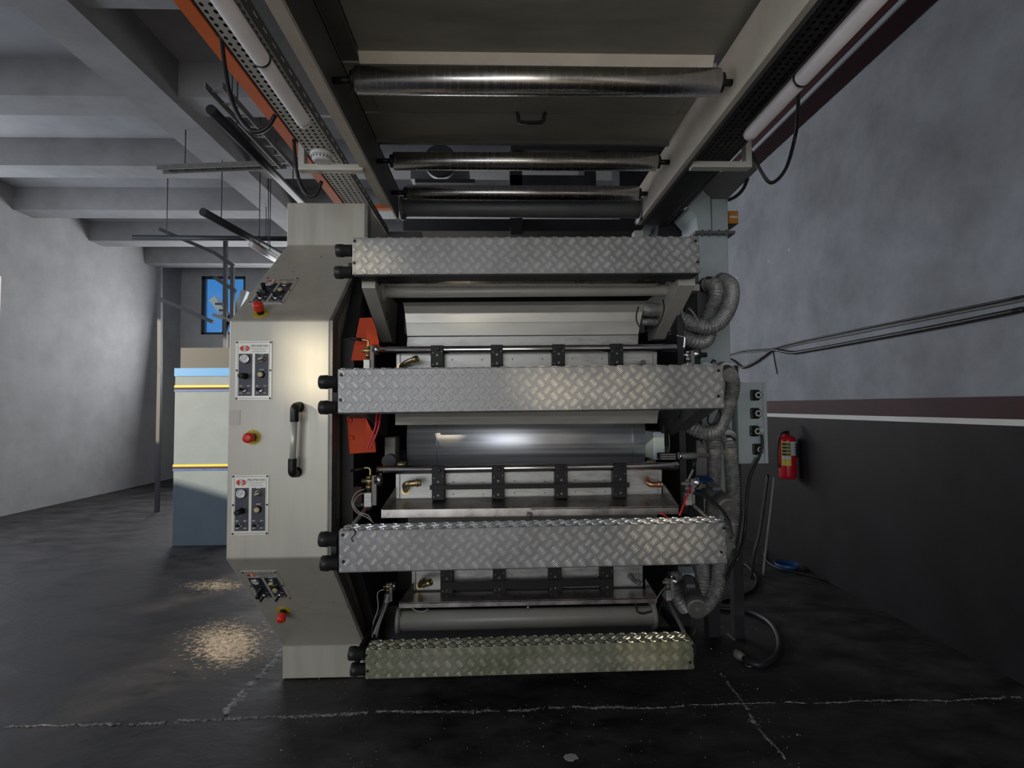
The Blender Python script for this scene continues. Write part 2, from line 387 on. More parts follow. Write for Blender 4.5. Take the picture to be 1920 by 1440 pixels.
# far wall with three windows
a = P(408, 522, 12.0); b = P(459, 606, 12.0)
far_holes = [(a.x - .35, b.x, b.z - .25, a.z + .05), (a.x - 2.4, a.x - .8, b.z - .25, a.z + .05)]
wf = gridwall('y', YF, .25, XL, XR, 0, ZC, far_holes).build('wall_far', 'concrete'); tag(wf, kind='structure')
for n, h in enumerate(far_holes):
    mb = MB(); w = .05
    mb.box((h[0], YF + .02, h[2]), (h[0] + w, YF + .1, h[3])); mb.box((h[1] - w, YF + .02, h[2]), (h[1], YF + .1, h[3]))
    mb.box((h[0], YF + .02, h[2]), (h[1], YF + .1, h[2] + w)); mb.box((h[0], YF + .02, h[3] - w), (h[1], YF + .1, h[3]))
    m_ = (h[0] + h[1]) / 2; mb.box((m_ - w / 2, YF + .02, h[2]), (m_ + w / 2, YF + .1, h[3]))
    wn = mb.build('window_%d' % (n + 1), 'steeldark'); tag(wn, kind='structure')
    for x0, x1 in ((h[0] + w, m_ - w / 2), (m_ + w / 2, h[1] - w)):
        MB().box((x0, YF + .055, h[2] + w), (x1, YF + .061, h[3] - w)).build('pane', 'windowglass', wn)

# ceiling with cross beams
ceil = MB().box((XL - .3, YB - .3, ZC), (XR + .3, YF + .3, ZC + .2)).build('ceiling', 'concrete'); tag(ceil, kind='structure')
for k in range(12):
    y = -5.2 + 1.45 * k
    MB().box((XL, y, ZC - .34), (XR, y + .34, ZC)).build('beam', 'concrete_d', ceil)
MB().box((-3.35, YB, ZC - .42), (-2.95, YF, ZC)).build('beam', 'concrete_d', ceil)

# ================================================================== control cabinet
DN, DF = 2.41, 3.05
XC0, XC1 = P(427, 800, DN).x, P(617, 800, DN).x
zt = P(615, 380, DF).z; zf1 = P(615, 461, DF).z; zn1 = P(525, 601, DN).z; zn0 = P(515, 1047, DN).z; zf0 = P(600, 1209, DF).z
cabo = Vector(((XC0 + XC1) / 2, DN + .6, 0))
cab = thing('control_cabinet', cabo, 'tall grey folded-sheet control cabinet with four operating panels and red buttons', 'cabinet')
prof = [(DF, zt), (DF, zf1), (DN, zn1), (DN, zn0), (DF, zf0), (DF, 0.004), (3.75, 0.004), (3.75, zt)]
MB().prism([Vector((XC0, y, z)) for y, z in prof], (XC1 - XC0, 0, 0)).build('body', 'cab', cab, bevel=.006)
# dark return flange that runs round the cabinet's inner edge
mb = MB(); t = .012; dd = .085
chain = [(DF, zt), (DF, zf1), (DN, zn1), (DN, zn0), (DF, zf0), (DF, 0.004)]
for (y0, z0), (y1, z1) in zip(chain, chain[1:]):
    mb.prism([(XC1, y0 + .004, z0), (XC1, y1 + .004, z1), (XC1, y1 + dd, z1), (XC1, y0 + dd, z0)], (t, 0, 0))
mb.build('flange', 'flange', cab)
UPN = Vector((0, -(zf1 - zn1), (DF - DN))).normalized(); UPV = Vector((0, DF - DN, zf1 - zn1)).normalized()
LON = Vector((0, -(zn0 - zf0), -(DF - DN))).normalized(); LOV = Vector((0, -(DF - DN), zn0 - zf0)).normalized()
UPO = Vector((0, DN, zn1)); LOO = Vector((0, DN, zn0)); MIO = Vector((0, DN, 0)); MIN = Vector((0, -1, 0))

def control_panel(fr, w, h, ctx):
    # fr: local frame at the panel's centre
    root = MB(fr).box((-w / 2, -h / 2, 0), (w / 2, h / 2, .003)).build('control_panel', 'plate', ctx, bevel=.0008)
    mb = MB(fr)                                           # printed border line and dark fields
    e = .0032
    for s in (-1, 1):
        x = s * (w / 2 - .010); mb.box((x - .0007, -h / 2 + .016, .003), (x + .0007, h / 2 - .016, e))
        y = s * (h / 2 - .008); mb.box((-w / 2 + .016, y - .0007, .003), (w / 2 - .016, y + .0007, e))
    mb.build('border_line', 'ink', root)
    for s in (-1, 1):
        MB(fr).box((s * .036 - .030, -h / 2 + .019, .003), (s * .036 + .030, h / 2 - .058, .0038)).build('dark_field', 'navy', root)
    for sx in (-1, 1):
        for y in (-h / 2 + .0075, .0, h / 2 - .0075):
            p = fr((sx * (w / 2 - .0065), y, .002)); MB().cyl(p, p + fr.n * .004, .0042, 10).build('screw', 'black', root)
    mb = MB(fr); lc = (-.040, h / 2 - .034)                   # oval emblem with two white discs
    mb.prism([(lc[0] + .022 * math.cos(q), lc[1] + .0135 * math.sin(q), .003) for q in [2 * math.pi * k / 28 for k in range(28)]], (0, 0, .0008))
    mb.m = 1
    for s in (-1, 1):
        mb.prism([(lc[0] + .0065 * math.cos(q), lc[1] + s * .0068 + .006 * math.sin(q), .0036) for q in [2 * math.pi * k / 16 for k in range(16)]], (0, 0, .0006))
    mb.box((lc[0] + .004, lc[1] - .0011, .0036), (lc[0] + .019, lc[1] + .0011, .0042))
    mb.build('emblem', ['logo', 'white'], root)
    mb = MB(); text_mesh(mb, 'PROMATEK', .0135, fr((.024, h / 2 - .0235, .0036)), fr.u, fr.v, fr.n, 0, shear=.35, width=.080)
    mb.xf = fr
    for yy, ww in ((.0345, .076), (.0415, .058), (.049, .066)):
        x = .024 - ww / 2
        while x < .024 + ww / 2:
            L = random.uniform(.003, .008); mb.box((x, h / 2 - yy - .0008, .0032), (min(x + L, .024 + ww / 2), h / 2 - yy + .0008, .0036)); x += L + .0014
    mb.build('lettering', 'lettering', root)['kind'] = 'stuff'
    z0 = .0038
    # gauge
    gx, gy = -.036, h / 2 - .082; p = fr((gx, gy, z0)); mb = MB()
    mb.m = 0; mb.rev(p, p + fr.n, [(0, .0205), (.010, .0205), (.012, .019), (.012, .0165), (.0095, .0165)], 28)
    mb.m = 1; mb.cyl(p + fr.n * .0085, p + fr.n * .0098, .0166, 24)
    mb.m = 2; mb.bar(p + fr.n * .0102 - fr.u * .006 - fr.v * .005, p + fr.n * .0102 + fr.u * .008 + fr.v * .006, .0016, .0006, fr.n)
    for k in range(9):
        q = math.radians(-40 + 32.5 * k); d = fr.u * math.cos(q) + fr.v * math.sin(q)
        mb.bar(p + fr.n * .0100 + d * .0125, p + fr.n * .0100 + d * .0152, .001, .0005, fr.n)
    mb.build('pressure_gauge', ['chrome', 'glass', 'ink'], root)
    # regulator knob
    p = fr((gx, gy - .076, z0)); MB().rev(p, p + fr.n, [(0, .014), (.004, .014), (.005, .011), (.028, .0105), (.030, .012), (.046, .012), (.048, .0105), (.048, .006), (.047, .005)], 20).build('regulator_knob', 'black', root)
    # rotary selector
    p = fr((.038, gy, z0)); mb = MB()
    mb.rev(p, p + fr.n, [(0, .0145), (.006, .0145), (.008, .012)], 22); mb.m = 1; mb.cyl(p + fr.n * .008, p + fr.n * .010, .0115, 20)
    mb.m = 2; mb.bar(p + fr.n * .016 - fr.u * .010 - fr.v * .003, p + fr.n * .016 + fr.u * .009 + fr.v * .003, .0075, .014, fr.n)
    mb.build('rotary_selector', ['chrome', 'black', 'ivory'], root)
    # push button
    p = fr((.036, gy - .070, z0)); mb = MB(); mb.rev(p, p + fr.n, [(0, .015), (.006, .015), (.008, .0125)], 22); mb.m = 1
    mb.rev(p + fr.n * .007, p + fr.n, [(0, .0115), (.010, .0115), (.012, .0100)], 20); mb.build('push_button', ['black', 'ivory'], root)
    # two toggles and the small white symbols around them
    for s in (-1, 1):
        p = fr((s * .036, -h / 2 + .045, z0)); mb = MB()
        mb.rev(p, p + fr.n, [(0, .010), (.005, .010), (.007, .008), (.010, .0065)], 16); mb.m = 1
        d = (fr.n + fr.u * (-.35) + fr.v * .12).normalized()
        mb.rev(p + fr.n * .008, p + fr.n * .008 + d, [(0, .004), (.016, .005), (.026, .0065), (.029, .005)], 12)
        mb.build('toggle_switch', ['chrome', 'black'], root)
        mb = MB(fr)
        for a_, b_ in ((-.018, .018), (.016, .018), (-.018, -.014), (.016, -.014)):
            cx, cy = s * .036 + a_, -h / 2 + .045 + b_
            mb.box((cx - .006, cy - .0028, .0038), (cx - .0015, cy + .0028, .0042)); mb.box((cx + .0005, cy - .0028, .0038), (cx + .006, cy - .0014, .0042))
            mb.box((cx + .0005, cy + .0014, .0038), (cx + .006, cy + .0028, .0042)); mb.box((cx + .0045, cy - .0028, .0038), (cx + .006, cy + .0028, .0042))
        mb.build('switch_symbols', 'white', root)['kind'] = 'stuff'
    mb = MB(fr)
    for yy in (gy + .0225, gy - .047):
        for k in range(5): mb.box((.026 + k * .0042, yy - .0018, .0038), (.029 + k * .0042, yy + .0018, .0042))
    mb.build('switch_caption', 'white', root)['kind'] = 'stuff'
    return root
PW, PH = .160, .265
control_panel(F(P(476, 694.5, DN), XA, ZA, MIN), PW, PH, cab)
control_panel(F(P(469.5, 946.5, DN), XA, ZA, MIN), PW, PH, cab)
control_panel(F(PPL(515, 545, UPO, UPN), XA, UPV, UPN), PW, PH, cab)
control_panel(F(PPL(501, 1097, LOO, LON), XA, LOV, LON), PW, PH, cab)
def estop(p, n, ctx, u, v):
    b = MB(); b.cyl(p + n * .0005, p + n * .003, .034, 32); disc = b.build('stop_disc', 'yellow', ctx)
    fr = F(p, u, v, n); mb = MB(fr)
    for k in range(18):
        q = 2 * math.pi * k / 18
        if k % 6 == 5: continue
        mb.box((.027 * math.cos(q) - .0012, .027 * math.sin(q) - .0018, .003), (.027 * math.cos(q) + .0012, .027 * math.sin(q) + .0018, .0034))
    mb.build('disc_print', 'ink', disc)['kind'] = 'stuff'
    MB().rev(p + n * .003, p + n, [(0, .016), (.016, .016), (.018, .014)], 22).build('button_collar', 'black', ctx)
    MB().rev(p + n * .019, p + n, [(0, .0165), (.004, .0215), (.030, .0225), (.036, .021), (.040, .015), (.040, .004)], 24).build('stop_button', 'estop', ctx)
estop(P(474, 820, DN), MIN, cab, XA, ZA)
estop(PPL(489, 589, UPO, UPN), UPN, cab, XA, UPV)
estop(PPL(532, 1144, LOO, LON), LON, cab, XA, LOV)
# handle
p1 = P(561, 768, DN); p0 = P(557, 880, DN); mb = MB(); off = Vector((0, -.055, 0))
MB().cyl(p0 + off + ZA * .04, p1 + off - ZA * .04, .0135, 20).build('handle_bar', 'plate', cab)
for p, s in ((p1, 1), (p0, -1)):
    MB().tube([p + ZA * s * .012 + Vector((0, 0.0, 0)), p + ZA * s * .014 + off * .55, p + ZA * s * .006 + off * .95, p + off - ZA * s * .02, p + off - ZA * s * .052], .0185, 14, 5).build('handle_end', 'black', cab)
    MB().cyl(p + ZA * s * .012, p + ZA * s * .012 + Vector((0, -.006, 0)), .023, 16).build('handle_foot', 'black', cab)
# taped patch near the left edge
a = P(430, 769, DN); b = P(450, 797, DN); MB().box((a.x, DN - .002, b.z), (b.x, DN, a.z)).build('tape_patch', 'greyfilm', cab)
mb = MB()
for x, y in ((532, 486), (602, 481), (550, 510)): p = PPL(x, y, UPO, UPN); MB().cyl(p, p + UPN * .002, .004, 8).build('rivet', 'flange', cab)
for x, y in ((582, 1129), (626, 1129), (652, 1138)): p = PPL(x, y, LOO, LON); MB().cyl(p, p + LON * .002, .0035, 8).build('rivet', 'flange', cab)

# ================================================================== press frame
DB2, DB1, DB4, BD = 2.20, 2.44, 2.59, .11
XI0, XI1 = -.68, .97                    # inner faces of the side frames
pf = thing('press_frame', ((XI0 + XI1) / 2, 3.1, 0), 'blackened side frames and cross members of the printing press', 'press frame')
ztop = P(960, 455, 2.9).z
def sideprof(inset): return [(DF + .02, ztop), (DF - .25, zf1 - .25), (DN + inset, zn1 - .06), (DN + inset, zn0 + .02), (DF - .10 + inset, zf0 + .05), (DF + inset, .003), (3.95, .003), (3.95, ztop)]
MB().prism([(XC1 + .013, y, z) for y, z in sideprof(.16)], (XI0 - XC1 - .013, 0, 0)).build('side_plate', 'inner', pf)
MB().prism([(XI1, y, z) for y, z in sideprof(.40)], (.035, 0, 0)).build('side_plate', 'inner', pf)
MB().box((XI0, 3.72, .05), (XI1, 3.78, ztop)).build('dark_backing', 'inner', pf)  # black sheet added to keep the press interior dark
MB().box((XI1 + .035, 3.64, .003), (XI1 + .34, 3.70, ztop)).build('gap_blocker', 'inner', pf)  # dark sheet added to block a bright gap beside the frame
a = P(960, 470, 2.95)
MB().box((XI0, 2.95, a.z - .10), (XI1, 3.05, a.z + .02)).build('cross_member', 'inner', pf)
MB().box((XI0, 3.3, .05), (XI1, 3.4, .30)).build('cross_member', 'inner', pf)
# small uprights seen between cabinet and side plate
for (x0, y0, x1, y1, d, m_) in ((627, 880, 634, 935, 2.60, 'darkpaint'), (623, 975, 632, 990, 2.52, 'motor'), (622, 830, 632, 858, 2.6, 'darkpaint')):
    a, b = P(x0, y0, d), P(x1, y1, d); MB().box((a.x, d, b.z), (b.x, d + .05, a.z)).build('spacer', m_, pf)

# orange-red plates
def flatplate(name, pts, d, th, m_, label, cat, group=None, bolts=()):
    q = [P(x, y, d) for x, y in pts]; c = sum(q, Vector()) / len(q)
    o = thing(name, c, label, cat, group)
    MB().prism(q, (0, th, 0)).build('plate', m_, o, bevel=.002)
    for x, y in bolts:
        p = P(x, y, d); MB().rev(p, p - YA, [(0, .011), (.006, .011), (.009, .007)], 12).build('bolt', m_, o)
    return o
flatplate('guard_plate', ((674, 596), (697, 595), (704, 612), (711, 642), (700, 676), (658, 676)), 2.53, .008, 'red', 'orange-red tapered metal plate beside the upper left bracket', 'metal plate')
flatplate('guard_plate', ((650, 781), (684, 779), (694, 800), (702, 815), (705, 848), (655, 851)), 2.53, .008, 'red', 'orange-red metal plate with two bolts below the second step box', 'metal plate', bolts=((657, 788), (660, 821)))
flatplate('guard_plate', ((662, 913), (679, 912), (679, 943), (663, 944)), 2.54, .008, 'maroon', 'small dark red plate behind the valve beside the lower ink tray', 'metal plate')

# ================================================================== tread-plate step boxes
def tread(fr, w, h, mb, p=.0545, ox=0.0, oy=0.0, mirror=1):
    def bars(cx, cy, ang):
        ca, sa = math.cos(ang), math.sin(ang)
        for k in range(-2, 3):
            x = cx - sa * k * .0070; y = cy + ca * k * .0070; L = .0365 - abs(k) * .0020
            if not (.002 < x < w - .002 and .002 < y < h - .002): continue
            L2 = L / 2
            for s in (-1, 1):
                for d_, lim, c_ in ((ca, w, x), (sa, h, y)):
                    e = s * d_
                    if abs(e) > 1e-6: L2 = min(L2, ((lim - .001 - c_) if e > 0 else (c_ - .001)) / abs(e))
            if L2 < .003: continue
            wd_, ht = .0026, .0034
            P_ = lambda a, b, c: (x + ca * a - sa * b, y + sa * a + ca * b, c)
            mb.add([P_(-L2, 0, 0), P_(0, -wd_, 0), P_(L2, 0, 0), P_(0, wd_, 0), P_(-L2 * .55, 0, ht), P_(L2 * .55, 0, ht)],
                   [(0, 1, 4), (1, 5, 4), (1, 2, 5), (2, 3, 5), (3, 4, 5), (3, 0, 4)])
    mb.xf = fr; i = -1
    while (i - 1) * p + ox < w:
        j = -1
        while (j - 1) * p + oy < h:
            bars(i * p + ox, j * p + oy, mirror * math.radians(40)); bars((i + .5) * p + ox, (j + .5) * p + oy, -mirror * math.radians(40)); j += 1
        i += 1
def step_box(corners, d, label, m_, screws, grips, ox, oy, group='tread-plate step boxes'):
    # corners: tl, tr, bl, br pixels of the front face
    tl, tr, bl, br = [P(x, y, d) for x, y in corners]
    u = (tr - tl + br - bl); u = Vector((u.x, 0, u.z)).normalized(); v = Vector((-u.z, 0, u.x)); n = Vector((0, -1, 0))
    w = ((tr - tl).length + (br - bl).length) / 2; h = ((tl - bl).length + (tr - br).length) / 2
    fr = F((tl + bl + tr + br) / 4 - u * w / 2 - v * h / 2, u, v, n)
    o = thing('step_box', fr.o + u * w / 2 + YA * BD / 2, label, 'step', group)
    MB(fr).box((0, 0, -BD), (w, h, 0)).build('body', m_, o, bevel=.003)
    mb = MB(); tread(fr, w, h, mb, ox=ox, oy=oy); k = mb.build('tread_pattern', 'bars' if m_ == 'tread' else 'barsold', o); k['kind'] = 'stuff'
    fr2 = F(fr((0, h, 0)), u, YA, v); mb = MB(); tread(fr2, w, BD, mb, ox=ox + .02, oy=.028); k = mb.build('tread_pattern', 'bars' if m_ == 'tread' else 'barsold', o); k['kind'] = 'stuff'
    fr3 = F(fr((w, 0, 0)), YA, v, u); mb = MB(); tread(fr3, BD, h, mb, ox=.01, oy=.01); k = mb.build('tread_pattern', 'bars' if m_ == 'tread' else 'barsold', o); k['kind'] = 'stuff'
    MB(fr).box((.004, -.004, -BD + .002), (w - .004, -.0005, -.012)).build('underside_shade', 'inner', o)  # black plate standing in for the shade under the box
    for sx, sy in screws:
        q = PPL(sx, sy, fr.o, n); MB().rev(q, q + n, [(0, .0065), (.003, .0065), (.0045, .0045)], 10).build('screw', 'black', o)
    for gx0, gx1, gy, gr in grips:
        c1 = P(gx1, gy, d + .045); c0 = P(gx0, gy, d + .045); c1 = Vector((fr.o.x + .002 if c1.x > fr.o.x else c1.x, c1.y, c1.z)); L = (c1 - c0).length; r = gr * (d + .045) / 1000
        MB().rev(c0, c1, [(0, r * .25), (.001, r * .85), (.005, r * .97), (L * .44, r), (L * .46, r * .90), (L, r * .90)], 28).build('end_buffer', 'rubber', o)
    return o, fr, w, h
SB1 = step_box(((661, 446), (1311, 443), (660, 515), (1313, 512)), DB1, 'topmost aluminium tread-plate step box, under the overhead rollers', 'tread', ((665, 452), (664, 493), (1304, 452), (1308, 491)), ((630, 661, 470, 12.3), (628, 661, 511, 12.3)), .004, .012)
SB2 = step_box(((633, 692), (1356, 684), (633, 775), (1358, 766)), DB2, 'brightest aluminium tread-plate step box, second from the top', 'tread', ((640, 703), (639, 750), (1347, 695), (1347, 743)), ((599, 633, 716.5, 13.2), (599, 633, 764, 13.2)), .018, .004)
SB3 = step_box(((633, 995), (1362, 979), (637, 1074), (1361, 1057)), DB2, 'aluminium tread-plate step box with a black wire over its edge, third from the top', 'tread', ((643, 1003), (644, 1053), (1357, 990), (1352, 1035)), ((599, 634, 1011, 14.2), (602, 637, 1056, 14.2)), .006, .016)
SB4 = step_box(((683, 1219), (1303, 1202), (687, 1274), (1298, 1255)), DB4, 'soiled greenish lowest tread-plate step box just above the floor', 'treadold', ((687, 1228), (689, 1258), (1299, 1211), (1294, 1242)), ((654, 684, 1225, 12.5), (658, 687, 1255, 12.0)), .01, .006)
p = [P(x, y, DB2 - .004) for x, y in ((665, 996), (666, 1001), (660, 1008), (659, 1011), (663, 1016))]
tag(MB().tube([p[0] + Vector((-.02, .05, .012)), p[0] + Vector((-.008, .012, .006))] + p, .0022, 6, 4).build('wire', 'cable'), 'short black wire bent over the third step box edge', 'wire')

# mounting arms that carry the step boxes (dark, behind them)
for (o, fr, w, h), d in ((SB1, DB1), (SB2, DB2), (SB3, DB2), (SB4, DB4)):
    for x, s in ((.03, 1), (w - .03, -1)):
        a = fr((x, h * .35, -BD)); X = XI0 - .012 if s > 0 else XI1 + .012
        MB().bar((X, a.y - .002, a.z), (X, max(DF, a.y + .5), a.z), .022, .05).build('mounting_arm', 'inner', o)

# ================================================================== printing units
def roll(name, x0, y0, x1, y1, d, r_px, m_, label, cat, shaft=None, flange=None, shaft_r=.018, seg=40, group=None):
    a, b = P(x0, y0, d), P(x1, y1, d); r = r_px * d / 1000; ax = (b - a).normalized(); L = (b - a).length
    o = thing(name, (a + b) / 2 - ZA * r, label, cat, group)
    MB().rev(a, b, [(0, r * .9), (.004, r), (L - .004, r), (L, r * .9)], seg).build('barrel', m_, o)
    if shaft:
        for e, X, s in ((a, shaft[0], -1), (b, shaft[1], 1)):
            q = e + ax * ((X - e.x) / ax.x); MB().cyl(e, q, shaft_r, 16).build('shaft', 'shaft', o)
            MB().cyl(e - ax * s * .002, e + ax * s * .016, r * .72, 20).build('bearing_cap', 'shaft', o)
    if flange:
        for e, s in ((a, -1), (b, 1)):
            MB().rev(e, e + ax * s, [(-.004, r * 1.02), (-.004, r * flange), (.016, r * flange), (.016, r * 1.02)], 28).build('flange_ring', m_, o)
            for k in range(4):
                q = math.radians(45 + 90 * k); c = e + Vector((0, math.cos(q), math.sin(q))) * r * (flange * .88)
                MB().cyl(c - ax * s * .009, c, .006, 8).build('flange_bolt', 'chrome', o)
    return o
roll('guide_tube', 722, 548, 1252, 544, 2.78, 10.8, 'paint', 'grey painted guide tube with bolted flange collars below the topmost step box', 'tube', flange=1.5)
roll('guide_tube', 750, 1164, 1222, 1154, 3.05, 18, 'paint', 'thick grey painted tube above the lowest step box', 'tube', flange=1.3)
# strip of bright metal under box 1
a, b = P(720, 516, 2.62), P(1235, 514, 2.62); c = P(725, 529, 2.62)
o = thing('pipe_tray', (a + b) / 2, 'narrow shiny steel tray hanging under the topmost step box', 'tray')
MB().prism([(a.x, 2.62, a.z), (a.x, 2.60, c.z), (a.x, 2.62, c.z - .008), (a.x, 2.72, c.z), (a.x, 2.72, a.z)], (b.x - a.x, 0, 0)).build('channel', 'stainless', o)
for x in (1205, 1228): p = P(x, 519, 2.595); MB().cyl(p - XA * .015, p + XA * .015, .008, 12).build('end_knob', 'stainless', o)
for x in (744, 754): p = P(x, 508, 2.6); MB().box((p.x - .010, 2.6, p.z - .05), (p.x + .010, 2.66, p.z + .03)).build('hanger', 'clamp', o)

# drying hood (row A)
def hood(name, xl, xr, ys, ds, label, edge_l=0, edge_r=0, mats='sheet'):
    o = thing(name, P((xl + xr) / 2, ys[-1], ds[-1]), label, 'hood')
    for k in range(len(ys) - 1):
        l0, l1 = xl + edge_l * k, xl + edge_l * (k + 1); r0, r1 = xr + edge_r * k, xr + edge_r * (k + 1)
        q = [P(l0, ys[k], ds[k]), P(r0, ys[k] - 3, ds[k]), P(r1, ys[k + 1] - 3, ds[k + 1]), P(l1, ys[k + 1], ds[k + 1])]
        MB().prism(q, (0, .012, 0)).build('hood_panel', mats, o, bevel=.001)
    a, b = P(xl + 4, ys[0] + 3, max(ds) + .02), P(xr - 4, ys[-1] - 6, max(ds) + .02)
    MB().box((a.x, max(ds) + .02, b.z), (b.x, max(ds) + (.25 if max(ds) > 2.7 else .10), a.z)).build('hood_body', 'inner', o)
    return o
hood('drying_hood', 755, 1213, (567, 574, 588, 606, 630), (2.875, 2.835, 2.82, 2.828, 2.826), 'folded grey sheet-metal drying hood between the upper two step boxes', 2.0, -4)
q = [P(764, 632, 2.855), P(1197, 628, 2.855), P(1196, 646, 2.86), P(763, 650, 2.86)]
o = thing('hood_lip', P(980, 648, 2.86), 'bright aluminium lip plate along the drying hood bottom', 'plate'); MB().prism(q, (0, .012, 0)).build('plate', 'alu', o)
hood('drying_hood', 741, 1236, (768, 783, 797), (2.62, 2.60, 2.61), 'flat grey hood strip under the brightest step box, above the polished drum', 0, -2)
hood('drying_hood', 765, 1232, (968, 987), (2.62, 2.62), 'pale hood strip seen under the stainless ink tray', 0, 0)

# polished drum (row B)
a, b = P(762, 840, 2.80), P(1212, 838, 2.80); R = .24; zc = P(960, 828, 2.8).z
o = thing('print_drum', ((a.x + b.x) / 2, 2.8 + R, zc - R), 'large polished metal drum reflecting light between the middle step boxes', 'drum')
L = b.x - a.x
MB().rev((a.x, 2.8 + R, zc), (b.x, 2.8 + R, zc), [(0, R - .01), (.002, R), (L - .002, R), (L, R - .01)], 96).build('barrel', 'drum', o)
MB().cyl((XI0, 2.8 + R, zc), (XI1, 2.8 + R, zc), .06, 24).build('journal', 'shaft', o)
for x in (P(818, 830, 2.8).x, P(1187, 830, 2.8).x):
    MB().rev((x, 2.8 + R, zc), (x + 1, 2.8 + R, zc), [(0, R), (0, R + .0008), (.002, R + .0008), (.002, R)], 96).build('seam_ring', 'stainless', o)
# second drum, hidden for the most part, row C / row A
# bearing blocks left and right of the drum
a, b = P(721, 820, 2.72), P(741, 872, 2.72); o = thing('bearing_block', P(731, 872, 2.75), 'scuffed grey bearing block left of the polished drum', 'block'); MB().box((a.x, 2.72, b.z), (b.x, 2.85, a.z)).build('block', 'motor', o, bevel=.003)
p = P(731, 864, 2.70); MB().cyl(p, p - YA * .03, .035, 20).build('bearing_ring', 'black', o)
a, b = P(1225, 810, 2.66), P(1247, 862, 2.66); o = thing('bearing_block', P(1236, 862, 2.75), 'pale grey bearing block right of the polished drum', 'block'); MB().box((a.x, 2.66, b.z), (b.x, 2.85, a.z)).build('block', 'pale', o, bevel=.003)
a, b = P(1238, 798, 2.67), P(1243, 812, 2.66); MB().box((a.x, 2.63, b.z), (b.x, 2.66, a.z)).build('bracket', 'clamp', o)
for x, y in ((752, 871), (1221, 868)):
    p = P(x, y, 2.62); tag(MB().rev(p - XA * .022, p + XA * .022, [(0, .012), (.008, .018), (.036, .018), (.044, .012)], 14).build('brass_bush', 'brass'), 'brass bush behind the %s end of the lower chrome rod' % ('left' if x < 900 else 'right'), 'bush')

# side arms carrying tubes and hoods: sloping back and down
def arm(name, x0, x1, top, bot, label, m_='paint', th=.10, slots=False, inner=None):
    # top/bot: (Y, Z); a folded channel between x0 and x1
    o = thing(name, ((x0 + x1) / 2, bot[0], bot[1]), label, 'bracket')
    (y0, z0), (y1, z1) = top, bot
    MB().prism([(x0, y0, z0 + .035), (x0, y0, z0), (x0, y1, z1), (x0, y1 + .1, z1), (x0, y1 + .16, z0 + .035)], (x1 - x0, 0, 0)).build('arm', m_, o, bevel=.003)
    if slots:
        X = x1 if abs(x1) < abs(x0) else x0
        s = 1 if X == x1 else -1
        for f_ in (.42, .62):
            y = y0 + (y1 - y0) * f_ + .10; z = z0 + (z1 - z0) * f_
            MB().rev((X - s * .002, y, z), (X + s * .004, y, z), [(0, .022), (.003, .022), (.003, .016), (.001, .016)], 18).build('slot_ring', 'inner', o)
    return o
zA0, zA1 = P(690, 540, 2.58).z, P(727, 642, 3.02).z
arm('side_bracket', P(678, 540, 2.58).x, P(704, 540, 2.58).x, (2.58, zA0), (3.0, zA1), 'grey folded side bracket left of the drying hood', slots=True)
arm('side_bracket', P(1272, 536, 2.58).x, P(1304, 536, 2.58).x, (2.58, P(1290, 535, 2.58).z), (3.02, P(1225, 636, 3.02).z), 'grey folded side bracket right of the drying hood', slots=False)
arm('side_bracket', P(655, 775, 2.45).x - .02, P(672, 775, 2.45).x + .03, (2.42, P(655, 770, 2.42).z), (2.85, P(708, 820, 2.85).z), 'dark grey side bracket over the orange plate with red hoses', 'darkpaint')
arm('side_bracket', P(1318, 772, 2.42).x - .02, P(1340, 772, 2.42).x + .01, (2.42, P(1330, 768, 2.42).z), (2.9, P(1250, 816, 2.9).z), 'grey side bracket under the right end of the brightest step box', 'darkpaint')
# red hoses
for k, dx in enumerate((0, 6)):
    tag(MB().tube([P(x + dx, y, 2.40 if y > 770 else 2.315) for x, y in ((708, 768), (706, 785), (704, 800), (698, 818), (691, 835), (688, 842))], .0045, 8, 5).build('air_hose', 'redhose'), ('left' if k == 0 else 'right') + ' strand of the red hose pair below the brightest step box', 'hose', 'red hose pair')

